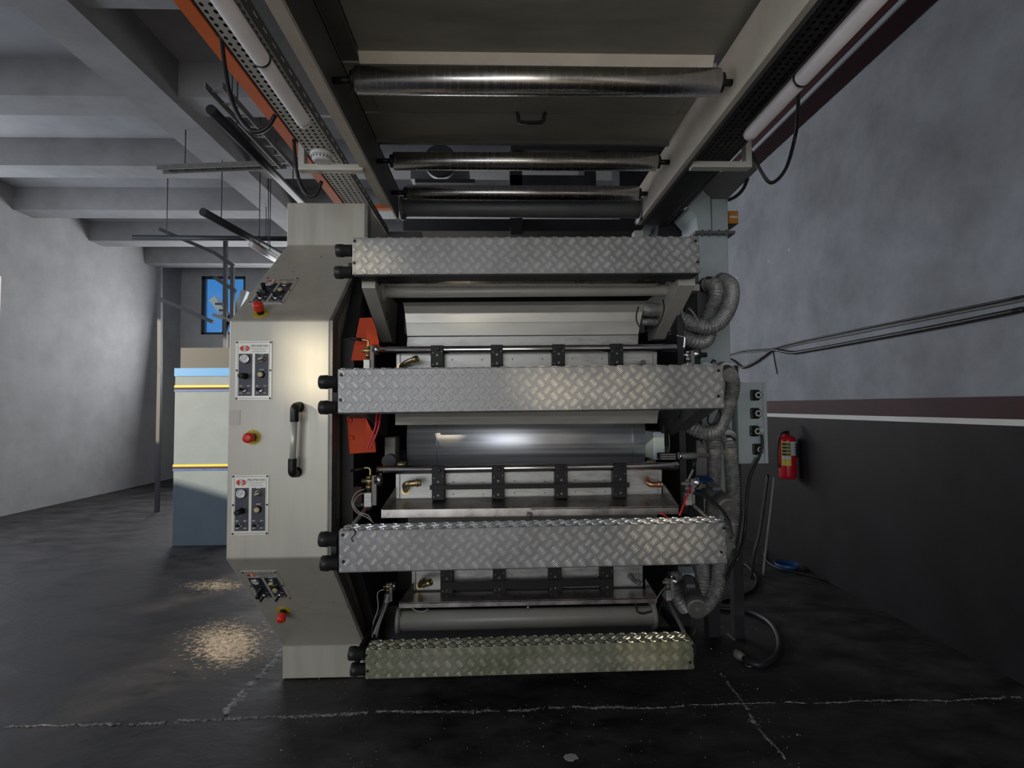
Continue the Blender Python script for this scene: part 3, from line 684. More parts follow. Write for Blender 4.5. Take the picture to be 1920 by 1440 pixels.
# doctor-blade chambers: chrome rod, aluminium plate, four black clamps, fittings
def chamber(name, d, rod, plate, clamps, cy, label, cbar=None, fl=None, fr_=None, rodr=7.2, ht=None):
    (rx0, ry0, rx1, ry1) = rod; a, b = P(rx0, ry0, d - .01), P(rx1, ry1, d - .01)
    o = thing(name, P(980, cy[1], d), label, 'ink chamber')
    r = rodr * d / 1000
    MB().rev(a, b, [(0, r * .8), (.004, r), ((b - a).length - .004, r), ((b - a).length, r * .8)], 28).build('chrome_rod', 'chrome', o)
    (tl, tr, bl, br) = [P(x, y, d + .025) for x, y in plate]
    MB().prism([tl, tr, br, bl], (0, .03, 0)).build('chamber_plate', 'alu', o, bevel=.001)
    for x, w_ in ((plate[0][0] + 7, 1.1), (plate[1][0] - 8, 1.1)):
        q0, q1 = P(x, plate[0][1], d + .024), P(x + w_, plate[2][1], d + .024); MB().box((q0.x, d + .0225, q1.z), (q1.x, d + .0255, q0.z)).build('end_seam', 'inner', o)
    for i, (c0, c1) in enumerate(clamps):
        t_ = (c0 - 800) / 380 * (ry1 - ry0) * .7
        q0, q1 = P(c0, cy[0] + t_, d - .02), P(c1, cy[1] + t_, d - .02)
        cl = MB().prism([(q0.x, d - .032, q0.z), (q0.x, d - .032, q1.z), (q0.x, d + .024, q1.z), (q0.x, d + .024, q0.z - .02), (q0.x, d + .012, q0.z)], (q1.x - q0.x, 0, 0)).build('clamp', 'clamp', o, bevel=.0025)
        cx = (q0.x + q1.x) / 2; W = q1.x - q0.x
        MB().rev((cx + W * .08, d - .031, q0.z - .017), (cx + W * .08, d - 1, q0.z - .017), [(0, .009), (.010, .009), (.012, .006)], 12).build('lock_knob', 'black', cl)
        H = q0.z - q1.z
        for fx, fz in ((0, .46), (-.32, .35), (.36, .3)) + (((0, .86), (-.34, .9)) if H > .1 else ()):
            c = Vector((cx + fx * W, d - .032, q0.z - fz * H)); MB().rev(c, c - YA, [(0, .0055 if fx == 0 else .003), (.003, .0055 if fx == 0 else .003)], 10).build('screw', 'flange', cl)
    # screws of the plate
    xs = [(clamps[i][1] + clamps[i + 1][0]) / 2 for i in range(len(clamps) - 1)]
    for x in xs:
        for f_ in (.28, .74):
            for dx in (-28, 28):
                y = plate[0][1] + (plate[2][1] - plate[0][1]) * f_ + (x - 980) / 480 * (plate[1][1] - plate[0][1])
                p = P(x + dx, y, d + .0245); MB().cyl(p, p - YA * .002, .004, 8).build('plate_screw', 'motor', o)
    if cbar:
        x0, y0, x1, y1, hgt = cbar; q0, q1 = P(x0, y0, d - .036), P(x1, y1, d - .036)
        MB().bar(q0, q1, .010, hgt * d / 1000).build('clamp_bar', 'clamp', o, bevel=.001)
    for f_, m_, s in ((fl, 'brass', 1), (fr_, 'copper' if cbar and cbar[4] < 10 else 'motor', 1)):
        if not f_: continue
        pts = [P(f_[0][0], f_[0][1], d + .024)] + [P(x, y, dd_) for x, y, dd_ in f_[1]]
        MB().tube(pts, f_[2], 14, 5).build('elbow_fitting', m_, o)
        e = pts[-1]; dr = (pts[-1] - pts[-2]).normalized()
        MB().rev(e - dr * .014, e + dr * .006, [(0, f_[2] * 1.0), (.002, f_[2] * 1.25), (.010, f_[2] * 1.25), (.012, f_[2] * 1.05), (.017, f_[2] * 1.05), (.020, f_[2] * 1.3), (.020, f_[2] * .75), (.012, f_[2] * .72)], 18).build('fitting_collar', m_, o)
        MB().cyl(pts[0], pts[0] - YA * .006, f_[2] * 1.35, 16).build('fitting_base', m_, o)
    return o
chamber('ink_chamber', 2.53, (706, 657, 1268, 652), ((743, 663), (1232, 658), (743, 700), (1232, 696)), ((808, 832), (920, 943), (1035, 1059), (1143, 1168)), (648, 688),
        'upper doctor-blade ink chamber partly hidden behind the brightest step box', fl=((752, 688), [(757, 683, 2.50), (768, 677, 2.47), (780, 673, 2.45)], .0125), fr_=((1206, 682), [(1206, 681, 2.50), (1206, 680, 2.485)], .010))
chamber('ink_chamber', 2.50, (706, 881, 1272, 873), ((742, 889), (1241, 880), (742, 937), (1241, 928)), ((810, 834), (922, 946), (1040, 1064), (1149, 1175)), (874, 937),
        'fully visible doctor-blade ink chamber above the stainless ink tray', cbar=(806, 914, 1180, 909, 8.5), fl=((761, 919), [(760, 910, 2.46), (768, 907, 2.43), (786, 905, 2.43)], .0145), fr_=((1213, 899), [(1213, 902, 2.45), (1220, 908, 2.43), (1238, 908, 2.43)], .0125))
chamber('ink_chamber', 2.87, (765, 1062, 1210, 1052), ((772, 1066), (1205, 1056), (772, 1114), (1205, 1102)), ((826, 850), (924, 948), (1028, 1053), (1125, 1150)), (1060, 1112),
        'lower doctor-blade ink chamber between the two lowest step boxes', cbar=(828, 1099, 1150, 1091, 14), fl=((787, 1098), [(790, 1092, 2.82), (796, 1088, 2.78), (793, 1097, 2.74), (806, 1092, 2.72)], .0135), fr_=((1182, 1080), [(1188, 1087, 2.80), (1200, 1094, 2.74)], .0125))

# stainless ink trays
def ink_tray(d, front, back, lip, label):
    o = thing('ink_tray', P(980, front[3] + lip, d), label, 'ink tray')
    fl, fr_ = P(front[0], front[1], d), P(front[2], front[3], d); db = d + .13
    bl, br = P(back[0], back[1], db), P(back[2], back[3], db); hz = lip * d / 1000
    MB().prism([fl, fr_, br, bl], (0, 0, -.004)).build('tray_floor', 'stainless', o)
    MB().prism([fl + ZA * .002, fr_ + ZA * .002, fr_ - ZA * hz, fl - ZA * hz], (0, .003, 0)).build('front_lip', 'stainless', o)
    for a, b in ((fl, bl), (fr_, br)):
        MB().prism([a, b, b + ZA * .055, a + ZA * .004], (.003, 0, 0)).build('side_wall', 'stainless', o)
    MB().cyl(fl + Vector((.025, 0, -hz / 2)), fl + Vector((.025, -.003, -hz / 2)), .007, 12).build('rivet', 'stainless', o)
    MB().box((bl.x, db, bl.z - .06), (br.x, db + .05, bl.z)).build('tray_support', 'inner', o)
    return o
ink_tray(2.38, (715, 957, 1272, 950), (741, 936, 1243, 927), 14, 'stainless steel ink tray under the fully visible ink chamber')
ink_tray(2.72, (748, 1131, 1232, 1121), (775, 1112, 1210, 1104), 9, 'dark stainless ink tray above the thick grey tube')
p = P(993, 968, 2.36); o = thing('drain_plug', p, 'small dark drain plug between stainless tray and third step box', 'plug'); MB().rev(p - ZA * .01, p + ZA, [(0, .008), (.01, .008), (.01, .012), (.022, .012), (.024, .008)], 12).build('plug', 'motor', o)
p = P(990, 1137, 2.7); o = thing('drain_plug', p, 'tiny pale drain plug under the dark ink tray', 'plug'); MB().rev(p - ZA * .02, p + ZA, [(0, .003), (.012, .003), (.012, .006), (.02, .006)], 10).build('plug', 'alu', o)
tag(MB().tube([P(x, y, 2.70) for x, y in ((772, 1140), (782, 1146), (793, 1147), (803, 1142))], .0022, 6, 5).build('air_line', 'wirehose'), 'thin pale air line looped under the dark ink tray', 'hose')

# pneumatic valves and linkages at both ends of the rods
def valve(name, x, y, d, label, scale=1.0, lever=None, m1='brass', hang=None):
    p = P(x, y, d); s = scale; o = thing(name, p - ZA * .09 * s, label, 'valve')
    MB().box((p.x - .016 * s, d - .02, p.z - .10 * s), (p.x + .014 * s, d + .02, p.z - .045 * s)).build('valve_body', 'alu', o, bevel=.003)
    MB().rev(p - ZA * .045 * s, p + ZA, [(0, .008 * s), (.012 * s, .008 * s), (.012 * s, .013 * s), (.026 * s, .013 * s), (.026 * s, .007 * s), (.05 * s, .007 * s), (.052 * s, .011 * s), (.06 * s, .011 * s)], 14).build('stem', m1, o)
    MB().cyl(p + Vector((-.028 * s, 0, -.004)), p + Vector((.026 * s, 0, -.004)), .0085 * s, 12).build('cross_pin', m1, o)
    MB().rev(p + Vector((.022 * s, 0, 0)), p + Vector((1, 0, 0)), [(0, .018 * s), (.014 * s, .018 * s), (.014 * s, .024 * s), (.026 * s, .024 * s)], 16).build('rod_collar', 'chrome', o)
    MB().box((p.x + .012 * s, d - .012, p.z - .095 * s), (p.x + .030 * s, d + .012, p.z + .018 * s)).build('link_plate', 'motor', o, bevel=.002)
    for k, (dx, dz, m_) in enumerate(((-.008, -.107, 'redhose'), (.006, -.107, 'chrome'))):
        q = p + Vector((dx * s, -.006, dz * s)); MB().cyl(q, q + ZA * .018 * s, .0055 * s, 10).build('push_fitting', m_, o)
    if lever:
        pts = [P(u_, v_, d - .01) for u_, v_ in lever]
        MB().tube(pts, .0055, 10, 3).build('lever', m1, o); MB().cyl(pts[-1], pts[-1] + (pts[-1] - pts[-2]).normalized() * .05 * s, .0075, 12).build('lever_grip', 'black', o)
    return o
valve('lever_valve', 690, 656, 2.46, 'brass lever valve with pale block on the left of the upper chrome rod', 1.0, ((690, 652), (691, 640), (686, 638), (678, 637)))
valve('lever_valve', 692, 900, 2.46, 'soiled brass valve with looping air lines left of the lower chrome rod', 1.2, ((694, 893), (694, 880), (688, 877), (683, 878)))
valve('lever_valve', 1290, 664, 2.44, 'black-handled lever valve right of the upper chrome rod', .9, ((1282, 655), (1284, 634), (1276, 631), (1268, 629)), 'chrome')
valve('lever_valve', 1289, 905, 2.44, 'lever valve with pale block right of the lower chrome rod', 1.0, ((1290, 900), (1298, 884), (1299, 880)), 'motor')
valve('lever_valve', 727, 1098, 2.72, 'small dirty brass valve left of the lower ink chamber', .8, None)
valve('lever_valve', 1252, 1090, 2.70, 'dark oily valve right of the lower ink chamber', .9, None, 'motor')
# linkage bars below the valves
def rodthing(name, x0, y0, d0, x1, y1, d1, r, m_, label, cat='rod'):
    a, b = P(x0, y0, d0), P(x1, y1, d1); o = thing(name, b, label, cat)
    L = (b - a).length; MB().rev(a, b, [(0, r * .7), (.004, r), (L - .004, r), (L, r * .7)], 14).build('rod', m_, o)
    MB().rev(a, b, [(0, r * .5), (0, r * 1.7), (.022, r * 1.7), (.022, r * .9)], 14).build('rod_eye', 'motor', o)
    return o
rodthing('linkage_rod', 692, 946, 2.50, 662, 984, 2.42, .010, 'motor', 'oily linkage rod slanting left above the third step box')
rodthing('linkage_rod', 1288, 936, 2.50, 1330, 974, 2.36, .008, 'motor', 'oily linkage rod slanting right above the third step box')
rodthing('linkage_rod', 730, 1118, 2.8, 702, 1190, 2.7, .010, 'motor', 'slanting dark rod left of the thick grey tube')
rodthing('linkage_rod', 1246, 1112, 2.85, 1283, 1186, 2.6, .010, 'darkpaint', 'long dark strut slanting down right of the thick grey tube')
p0, p1 = P(622, 947, 2.6), P(678, 946, 2.6); o = thing('cross_bar', p0, 'thin black horizontal bar beside the cabinet at tray height', 'bar'); MB().bar(p0, p1, .02, .02).build('bar', 'clamp', o); MB().cyl(p1 - XA * .003, p1 + XA * .008, .009, 10).build('bar_end', 'alu', o)
def wire(pts, r, m_, label, cat='cable', name='cable', seg=7, group=None):
    return tag(MB().tube([P(*p) for p in pts], r, seg, 5).build(name, m_), label, cat, group)
wire(((684, 917, 2.44), (668, 924, 2.42), (660, 942, 2.40), (668, 960, 2.40), (688, 970, 2.40), (701, 981, 2.40)), .0024, 'wirehose', 'outer pale air line looping left of the lower chrome rod', 'hose', 'air_line')
wire(((686, 924, 2.44), (672, 929, 2.42), (663, 945, 2.40), (674, 960, 2.40), (690, 966, 2.40), (699, 980, 2.40)), .0024, 'wirehose', 'inner pale air line looping left of the lower chrome rod', 'hose', 'air_line')
wire(((656, 852, 2.70), (659, 880, 2.68), (661, 915, 2.66)), .0018, 'wirehose', 'thin vertical air line hanging from the orange bolted plate', 'hose', 'air_line')
wire(((1296, 912, 2.40), (1288, 930, 2.36), (1280, 952, 2.33), (1274, 967, 2.31)), .0040, 'redhose', 'bright red hose running down behind the third step box', 'hose', 'air_hose')
wire(((1238, 962, 2.36), (1246, 966, 2.34), (1252, 971, 2.32)), .0035, 'redhose', 'short red hose end beside the stainless tray corner', 'hose', 'air_hose')
for k, pts in enumerate((((724, 1112), (716, 1140), (702, 1165), (697, 1190)), ((730, 1114), (722, 1142), (712, 1170), (706, 1194)), ((721, 1105), (708, 1112), (709, 1140), (700, 1168), (698, 1195)))):
    wire([(x, y, 2.66) for x, y in pts], .0035 if k < 2 else .002, ('cable', 'greycable', 'wirehose')[k], ('black', 'grey', 'thin pale')[k] + ' cable of the bundle hanging left of the thick grey tube', 'cable')
wire(((1193, 1132, 2.68), (1195, 1146, 2.66), (1206, 1150, 2.66), (1222, 1146, 2.66)), .006, 'cable', 'thick black cable end curling over the thick grey tube', 'cable')
wire(((1250, 1098, 2.66), (1238, 1112, 2.64), (1229, 1130, 2.64), (1230, 1152, 2.64), (1231, 1163, 2.64)), .003, 'greycable', 'thin cable drooping right of the dark ink tray', 'cable')
wire(((1197, 575, 2.66), (1193, 598, 2.64), (1202, 616, 2.62), (1217, 620, 2.62), (1236, 606, 2.62), (1245, 580, 2.62), (1243, 562, 2.66)), .0035, 'cable', 'black cable loop hanging at the right end of the drying hood', 'cable')
wire(((1241, 764, 2.312), (1243, 776, 2.45), (1250, 787, 2.50), (1262, 790, 2.50), (1272, 783, 2.50), (1276, 774, 2.45), (1277, 763, 2.312)), .0035, 'cable', 'black cable loop under the right of the brightest step box', 'cable')
# small corrugated connector inside the hood end
o = thing('hood_connector', P(1220, 600, 2.86), 'crinkled foil connector at the hood end behind the cable loop', 'hose')
MB().tube([P(1205, 580, 2.88), P(1220, 581, 2.88), P(1240, 582, 2.9)], .040, 18, 4, (.012, .004)).build('hose', 'hose', o)
MB().tube([P(1203, 604, 2.9), P(1215, 604, 2.9), P(1232, 605, 2.92)], .022, 18, 4, (.012, .004)).build('hose', 'hose', o)

# ================================================================== overhead bridge
ZB, ZP = 1.5 + 1.20, 1.5 + 1.42
BL0, BL1, BR0, BR1 = -.674, -.625, .939, .963
br = thing('overhead_bridge', (.15, 2.2, ZB), 'overhead web bridge with two grey side beams and dark sheet panels', 'bridge')
Yb0 = -1.2
mb = MB(); mb.box((BL0, Yb0, ZB), (BL1, 3.17, ZB + .012)); mb.box((BL1 - .010, Yb0, ZB + .012), (BL1, 3.45, ZP)); mb.box((BL0, Yb0, ZP - .012), (BL1, 3.45, ZP))
mb.build('side_beam', 'beam', br)
MB().box((BL1, Yb0, ZB + .02), (BL1 + .003, 3.42, ZP - .02)).build('beam_web', 'darkpaint', br)
MB().box((BR0, Yb0, ZB), (BR1, 3.47, ZP)).build('side_beam', 'beam', br)
MB().box((-1.10, Yb0, ZP + .30), (BL0 + .02, 3.1, ZP + .32)).build('side_cover', 'darkpaint', br)
MB().box((BL0 - .012, Yb0, ZP), (BL0, 3.1, ZP + .30)).build('side_cover', 'darkpaint', br)
MB().box((BR1, Yb0, ZB - .0), (BR1 + .018, 3.47, ZB + .012)).build('beam_flange', 'darkpaint', br)
y1 = PZ(960, 213, ZP).y; y0 = PZ(960, 114, ZP).y; ye = PZ(960, 266, ZP).y; ys = PZ(960, 127, ZP - .03).y
MB().box((BL1, y1 + .0025, ZP), (BR0, ye, ZP + .02)).build('sheet_panel', 'panel', br)
MB().box((BL1 + .07, y0 + .03, ZP), (BR0 - .05, y1 - .0025, ZP + .02)).build('sheet_panel', 'panel', br)
MB().box((BL1, y0 + .03, ZP + .003), (BL1 + .067, y1 - .0025, ZP + .02)).build('edge_strip', 'panel', br)
MB().box((BR0 - .047, y0 + .03, ZP + .003), (BR0, y1 - .0025, ZP + .02)).build('edge_strip', 'panel', br)
MB().box((BL1 + .075, Yb0, ZP + .035), (BR1, y0, ZP + .055)).build('sheet_panel', 'panel', br)
MB().box((BL1, Yb0, ZP + .01), (BL1 + .07, y0 + .02, ZP + .05)).build('edge_strip', 'darkpaint', br)
MB().prism([(BL1 + .07, y0, ZP + .034), (BL1 + .07, y0 + .028, ZP - .001), (BL1 + .07, y0 + .028, ZP + .02), (BL1 + .07, y0 + .004, ZP + .05)], (BR0 - BL1 - .09, 0, 0)).build('bent_edge', 'beam', br)
MB().box((BL1, ye - .02, ZP - .02), (BR0, ye, ZP + .10)).build('end_flange', 'darkpaint', br)
# pull handle on the panel seam
ha, hb = PZ(970, 211, ZP), PZ(1022, 211, ZP); hz = -.045
MB().tube([ha, ha + Vector((.006, .002, hz * .5)), ha + Vector((.018, .006, hz)), hb + Vector((-.018, .006, hz)), hb + Vector((-.006, .002, hz * .5)), hb], .0085, 10, 3).build('pull_handle', 'black', br)
# rollers
def orl(x0, x1, yl, yr, rpx, sx0, sx1, label):
    d = (BL1 / ((sx0 - 930) / 1000) + BR0 / ((sx1 - 930) / 1000)) / 2
    roll('web_roller', x0, yl, x1, yr, d, rpx, 'steelroll', label, 'roller', shaft=(BL1, BR0), shaft_r=.0135, group='overhead web rollers', seg=48)
    return d
orl(667, 1347, 151, 155, 25.5, 620, 1390, 'nearest and longest-looking worn steel roller under the dark overhead sheet')
orl(738, 1231, 302, 304, 16.5, 705, 1265, 'middle worn steel roller of the overhead bridge')
orl(763, 1196, 361, 363, 14.0, 735, 1222, 'farthest worn steel roller, just above the dull grey tube')
roll('bridge_tube', 757, 391, 1199, 393, 3.37, 16, 'darkpaint', 'dull grey tube with flange rings behind the overhead rollers', 'tube', flange=1.35)

# ================================================================== cable trays, lamps, brackets
def perf_tray(name, x0, x1, y0, y1, z, m_, label, side=.05):
    o = thing(name, ((x0 + x1) / 2, (y0 + y1) / 2, z), label, 'cable tray')
    nx = 5 if x1 - x0 < .2 else 8; px = (x1 - x0) / nx; ny = int((y1 - y0) / (px * 1.05)); py = (y1 - y0) / ny
    mb = MB(); idx = {}
    for i in range(nx):
        for j in range(ny):
            cx, cy = x0 + (i + .5) * px, y0 + (j + .5) * py; a, b = px / 2, py / 2
            out = [(-a, -b), (0, -b), (a, -b), (a, 0), (a, b), (0, b), (-a, b), (-a, 0)]
            rx, ry = px * .22, py * .30
            inn = [(-rx * .75, -ry * .75), (0, -ry), (rx * .75, -ry * .75), (rx, 0), (rx * .75, ry * .75), (0, ry), (-rx * .75, ry * .75), (-rx, 0)]
            vs = [(cx + p[0], cy + p[1], z) for p in out + inn]
            mb.add(vs, [(k, (k + 1) % 8, 8 + (k + 1) % 8, 8 + k) for k in range(8)])
    mb.build('perforated_base', m_, o)
    for X in (x0, x1):
        MB().box((X - .0012, y0, z), (X + .0012, y1, z + side)).build('tray_side', 'traydark', o)
    mb = MB(); k = y0 + .05
    while k < y1:
        for X, s in ((x0, -1), (x1, 1)): mb.box((X + s * .0013, k, z + side * .45), (X + s * .002, k + .03, z + side * .58))
        k += .075
    mb.build('side_slot', 'tray', o)['kind'] = 'stuff'
    MB().box((x0 + .02, y0, z + .012), (x1 - .03, y1, z + .030)).build('cable_run', 'cable', o)
    return o
TZ = 1.5 + 1.26
TL0, TL1 = -.735 * 1.26, -.620 * 1.26
perf_tray('cable_tray', TL0, TL1, -.6, 3.88, TZ, 'tray', 'pale perforated cable tray left of the overhead bridge')
TR0, TR1 = .985, 1.215
perf_tray('cable_tray', TR0, TR1, -.6, 3.66, TZ, 'traydark', 'dark perforated cable tray right of the overhead bridge')

def lamp(px0, py0, z, ynear, label, r=.029):
    e = PZ(px0, py0, z); o = thing('batten_lamp', e, label, 'lamp')
    MB().rev((e.x, e.y, z), (e.x, ynear, z), [(0, r * .80), (.004, r * .98), (.03, r * 1.05), (.032, r), (e.y - ynear, r)], 24).build('tube', 'tube', o)
    MB().box((e.x - r * .5, ynear, z + r * .8), (e.x + r * .5, e.y - .01, z + r + .012)).build('batten', 'greycable', o)
    y = e.y - .42; MB().rev((e.x, y, z), (e.x, y + 1, z), [(0, r), (0, r + .003), (.008, r + .003), (.008, r)], 24).build('strap', 'black', o)
    return o
lamp(571, 230, TZ - .048, -.2, 'unlit white tube lamp strapped under the pale cable tray')
lamp(1404, 254, TZ - .048, -.2, 'unlit white tube lamp strapped under the dark cable tray')

def bracket(px0, py0, px1, px2, pyt, z, label):
    a, b = PZ(px0, py0, z), PZ(px1, py0, z); d = (a.y + b.y) / 2; t = .03
    o = thing('tray_bracket', (a.x, d, z), label, 'bracket')
    x0, x1 = sorted((a.x, b.x)); MB().box((x0, d, z), (x1, d + .05, z + t)).build('arm', 'plate', o, bevel=.002)
    xe = b.x; s = 1 if b.x > a.x else -1
    MB().box((xe - s * t, d, z + t), (xe, d + .05, z + .18)).build('upright', 'plate', o, bevel=.002)
    return o
bracket(680, 318, 559, 0, 268, ZB - .012, 'white L-shaped bracket carrying the pale cable tray')
bracket(1298, 313, 1411, 0, 262, ZB - .012, 'grey L-shaped bracket carrying the dark cable tray')
# smoke detector
p = PZ(603, 291, TZ - .012); o = thing('smoke_detector', p, 'round white smoke detector under the pale cable tray', 'smoke detector')
MB().rev(p + ZA * .012, p - ZA, [(0, .050), (.008, .055), (.018, .055), (.022, .051)], 32).build('base', 'white', o)
MB().rev(p - ZA * .010, p - ZA, [(0, .048), (.012, .047), (.022, .041), (.026, .034)], 32).build('dome', 'white', o)
for k in range(18):
    q = 2 * math.pi * k / 18; c = p + Vector((math.cos(q) * .046, math.sin(q) * .046, -.018)); MB().sphere(c, .0042, 6, 4, (1, 1, 1.3)).build('vent_slot', 'black', o)

# orange and maroon steel beams
o = thing('steel_beam', (-1.47, 1.4, 3.36), 'orange steel beam running back above the cabinet', 'beam')
zo = 1.5 + 1.86
e = -.745 * 1.86
mb = MB(); mb.box((e - .075, -2, zo), (e, 5.5, zo + .012)); mb.build('lower_flange', 'orange', o)
MB().box((e - .012, -2, zo + .012), (e, 5.5, zo + .16)).build('web', 'maroon', o)
MB().box((e - .075, -2, zo + .16), (e + .02, 5.5, zo + .172)).build('upper_flange', 'orange', o)
o = thing('steel_beam', (2.6, 3, 4.1), 'dark maroon steel beam along the top of the right wall', 'beam')
zr = 1.5 + 2.53
MB().box((2.60, -3, zr), (2.78, 9, zr + .014)).build('lower_flange', 'maroon', o); MB().box((2.68, -3, zr + .014), (2.70, 9, zr + .22)).build('web', 'maroon', o)
MB().box((2.585, -3, zr + .005), (2.60, 9, zr + .04)).build('edge_strip', 'pale', o)
a, b = P(694, 384, 5.0), P(716, 391, 5.0)
o = thing('cross_beam', (a.x, 5, b.z), 'short bright orange cross beam seen between cable tray and bridge', 'beam'); MB().box((a.x - .25, 5, b.z), (b.x + .1, 5.06, a.z)).build('beam', 'orange', o)
a, b = P(797, 434, 6.0), P(803, 446, 6.0)
o = thing('orange_post', (a.x, 6, 0), 'thin orange post standing far behind the press', 'post'); MB().box((a.x, 6, 0), (b.x, 6.05, a.z + .05)).build('post', 'orange', o)

# cable loops hanging from the trays
def loop(pts, d, r, label, flat=True):
    return wire([(x, y, d) for x, y in pts], r, 'cable', label, 'cable', 'cable_loop', 8)
loop(((412, 40), (421, 120), (432, 180), (452, 225), (476, 247), (500, 240), (516, 216)), 2.35, .010, 'black cable loop drooping from the pale tray near the white tube lamp')
loop(((551, 262), (555, 310), (563, 345), (577, 366), (592, 365), (603, 340)), 2.75, .010, 'black cable loop drooping in front of the orange beam')
bz = PZ(1411, 313, ZB - .012)
tag(MB().tube([P(1497, 120, 2.4), P(1496, 215, 2.5), P(1490, 260, 2.6), P(1474, 315, bz.y), P(1450, 342, bz.y), P(1432, 330, bz.y), Vector((bz.x - .004, bz.y + .02, ZB + .09))], .009, 8, 6).build('cable_loop', 'cable'), 'black cable loop hanging before the right wall', 'cable')
loop(((1402, 335), (1393, 355), (1380, 368), (1366, 375)), 3.3, .011, 'thick black cable entering the duct top at the right wall')

# far cable ladders, pipes and lamp on the hall ceiling
def ladder(p0, p1, w, label):
    p0, p1 = Vector(p0), Vector(p1); o = thing('cable_ladder', (p0 + p1) / 2, label, 'cable tray'); sdv = Vector((p1.y - p0.y, -(p1.x - p0.x), 0)).normalized()
    for s in (-1, 1): MB().bar(p0 + sdv * s * w / 2, p1 + sdv * s * w / 2, .012, .05).build('rail', 'motor', o)
    n = int((p1 - p0).length / .14); mb = MB()
    for k in range(n): c = p0 + (p1 - p0) * ((k + .5) / n); MB().bar(c - sdv * w / 2, c + sdv * w / 2, .02, .012).build('rung', 'motor', o)
    for t_ in (.2, .8): c = p0 + (p1 - p0) * t_; MB().cyl(c, (c.x, c.y, ZC + .002), .006, 8).build('hanger_rod', 'steeldark', o)
    return o
ladder(PZ(400, 160, 3.75), PZ(538, 312, 3.75), .12, 'thin cable ladder slanting below the grey ceiling')
ladder(P(300, 318, 5.4), P(533, 309, 5.4), .10, 'horizontal cable ladder crossing the grey ceiling')
def hang(o, p, r=.006, top=None):
    MB().cyl(p, (p.x, p.y, (top or ZC) + .002), r, 8).build('hanger_rod', 'steeldark', o)
def pipe(p0, p1, r, m_, label, name='pipe'):
    o = thing(name, (p0 + p1) / 2, label, 'pipe'); MB().cyl(p0, p1, r, 14).build('run', m_, o)
    for t_ in (.2, .8): hang(o, p0 + (p1 - p0) * t_)
    return o
pipe(PZ(395, 205, 3.55), PZ(575, 388, 3.55), .035, 'cable', 'thick black conduit slanting down past the cabinet top')
pipe(P(250, 445, 7.5), P(560, 448, 7.5), .035, 'steeldark', 'black horizontal pipe far behind the cabinet shoulder')
pipe(P(380, 397, 5.8), P(527, 478, 7.2), .045, 'steeldark', 'dark trunking slanting behind the cabinet shoulder', 'trunking')
a, b = P(470, 450, 6.4), P(520, 482, 7.0); o = thing('batten_lamp', b, 'distant tube lamp hanging under the dark trunking', 'lamp'); MB().cyl(a - ZA * .05, b - ZA * .05, .035, 12).build('tube', 'tube', o); MB().cyl(a, b, .02, 8).build('batten', 'greycable', o); hang(o, a + (b - a) * .3); hang(o, a + (b - a) * .7)

# ================================================================== duct, hoses, motors on the right
DD = 3.35
xa, xb = P(1311, 560, DD).x, P(1368, 560, DD).x
du = thing('air_duct', ((xa + xb) / 2, DD + .1, 0), 'pale grey rectangular air duct column before the right wall', 'duct')
zfl = P(1340, 438, DD).z; ztp = P(1340, 372, DD).z; zbt = P(1340, 1030, DD).z
MB().box((xa, DD, zbt), (xb, DD + .28, zfl - .01)).build('column', 'pale', du, bevel=.008)
MB().box((xa + .06, DD + .12, 0), (xb - .06, DD + .2, zbt)).build('foot', 'inner', du)
MB().box((xa - .03, DD - .04, zfl - .012), (xb + .03, DD + .31, zfl + .006)).build('flange', 'darkpaint', du)
for x in (1317, 1330, 1348, 1362):
    p = P(x, 437, DD - .02); MB().cyl(p - ZA * .022, p + ZA * .02, .008, 8).build('flange_bolt', 'chrome', du)
q = [P(x, y, DD) for x, y in ((1309, 435), (1306, 406), (1290, 388), (1318, 358), (1364, 358), (1365, 435))]
MB().prism(q, (0, .28, 0)).build('hopper', 'pale', du)
q = [P(x, y, DD - .01) for x, y in ((1296, 330), (1408, 314), (1418, 300), (1420, 318), (1365, 372), (1336, 372), (1320, 356), (1300, 350))]
MB().prism(q, (0, .3, 0)).build('transition', 'darkpaint', du)
MB().box((xa + .088, DD - .004, zfl + .01), (xa + .094, DD, P(1340, 360, DD).z)).build('seam', 'darkpaint', du)
def stub(x0, y0, x1, y1, d0, d1, r, label_part='stub'):
    a, b = P(x0, y0, d0), P(x1, y1, d1); L = (b - a).length
    MB().rev(a, b, [(0, r), (L - .008, r), (L, r * .93)], 24).build('stub_pipe', 'motor' if y0 < 600 else 'pale', du)
stub(1322, 534, 1330, 533, 3.4, 3.05, .047); stub(1352, 524, 1360, 527, 3.4, 3.05, .045)
stub(1352, 690, 1362, 693, 3.4, 2.95, .042); stub(1330, 690, 1326, 690, 3.4, 3.1, .04); stub(1350, 800, 1365, 820, 3.4, 3.0, .045)
for pts, d in ((((1325, 521), (1334, 521), (1334, 526)), 3.0), (((1365, 525), (1368, 521), (1377, 524)), 3.0), (((1334, 681), (1337, 675), (1342, 679)), 3.0), (((1362, 818), (1370, 818), (1378, 826)), 2.95)):
    MB().tube([P(x, y, d) for x, y in pts], .006, 8, 2).build('damper_handle', 'black', du)
def flat(mb):
    mb.sm = [False] * len(mb.sm); return mb
def hose(pts, r, label):
    return tag(flat(MB().tube([P(*p) for p in pts], r, 20, 8, (.015, .0065))).build('flexible_hose', 'hose'), label, 'hose', 'silver flexible hoses on the duct')
hose(((1330, 533, 3.05), (1341, 537, 2.98), (1343, 556, 2.93), (1334, 582, 2.93), (1326, 605, 2.95), (1330, 626, 2.97), (1320, 640, 2.95), (1302, 640, 2.92), (1283, 630, 2.92), (1258, 616, 2.95)), .042, 'left silver hose of the upper pair, looping under its neighbour')
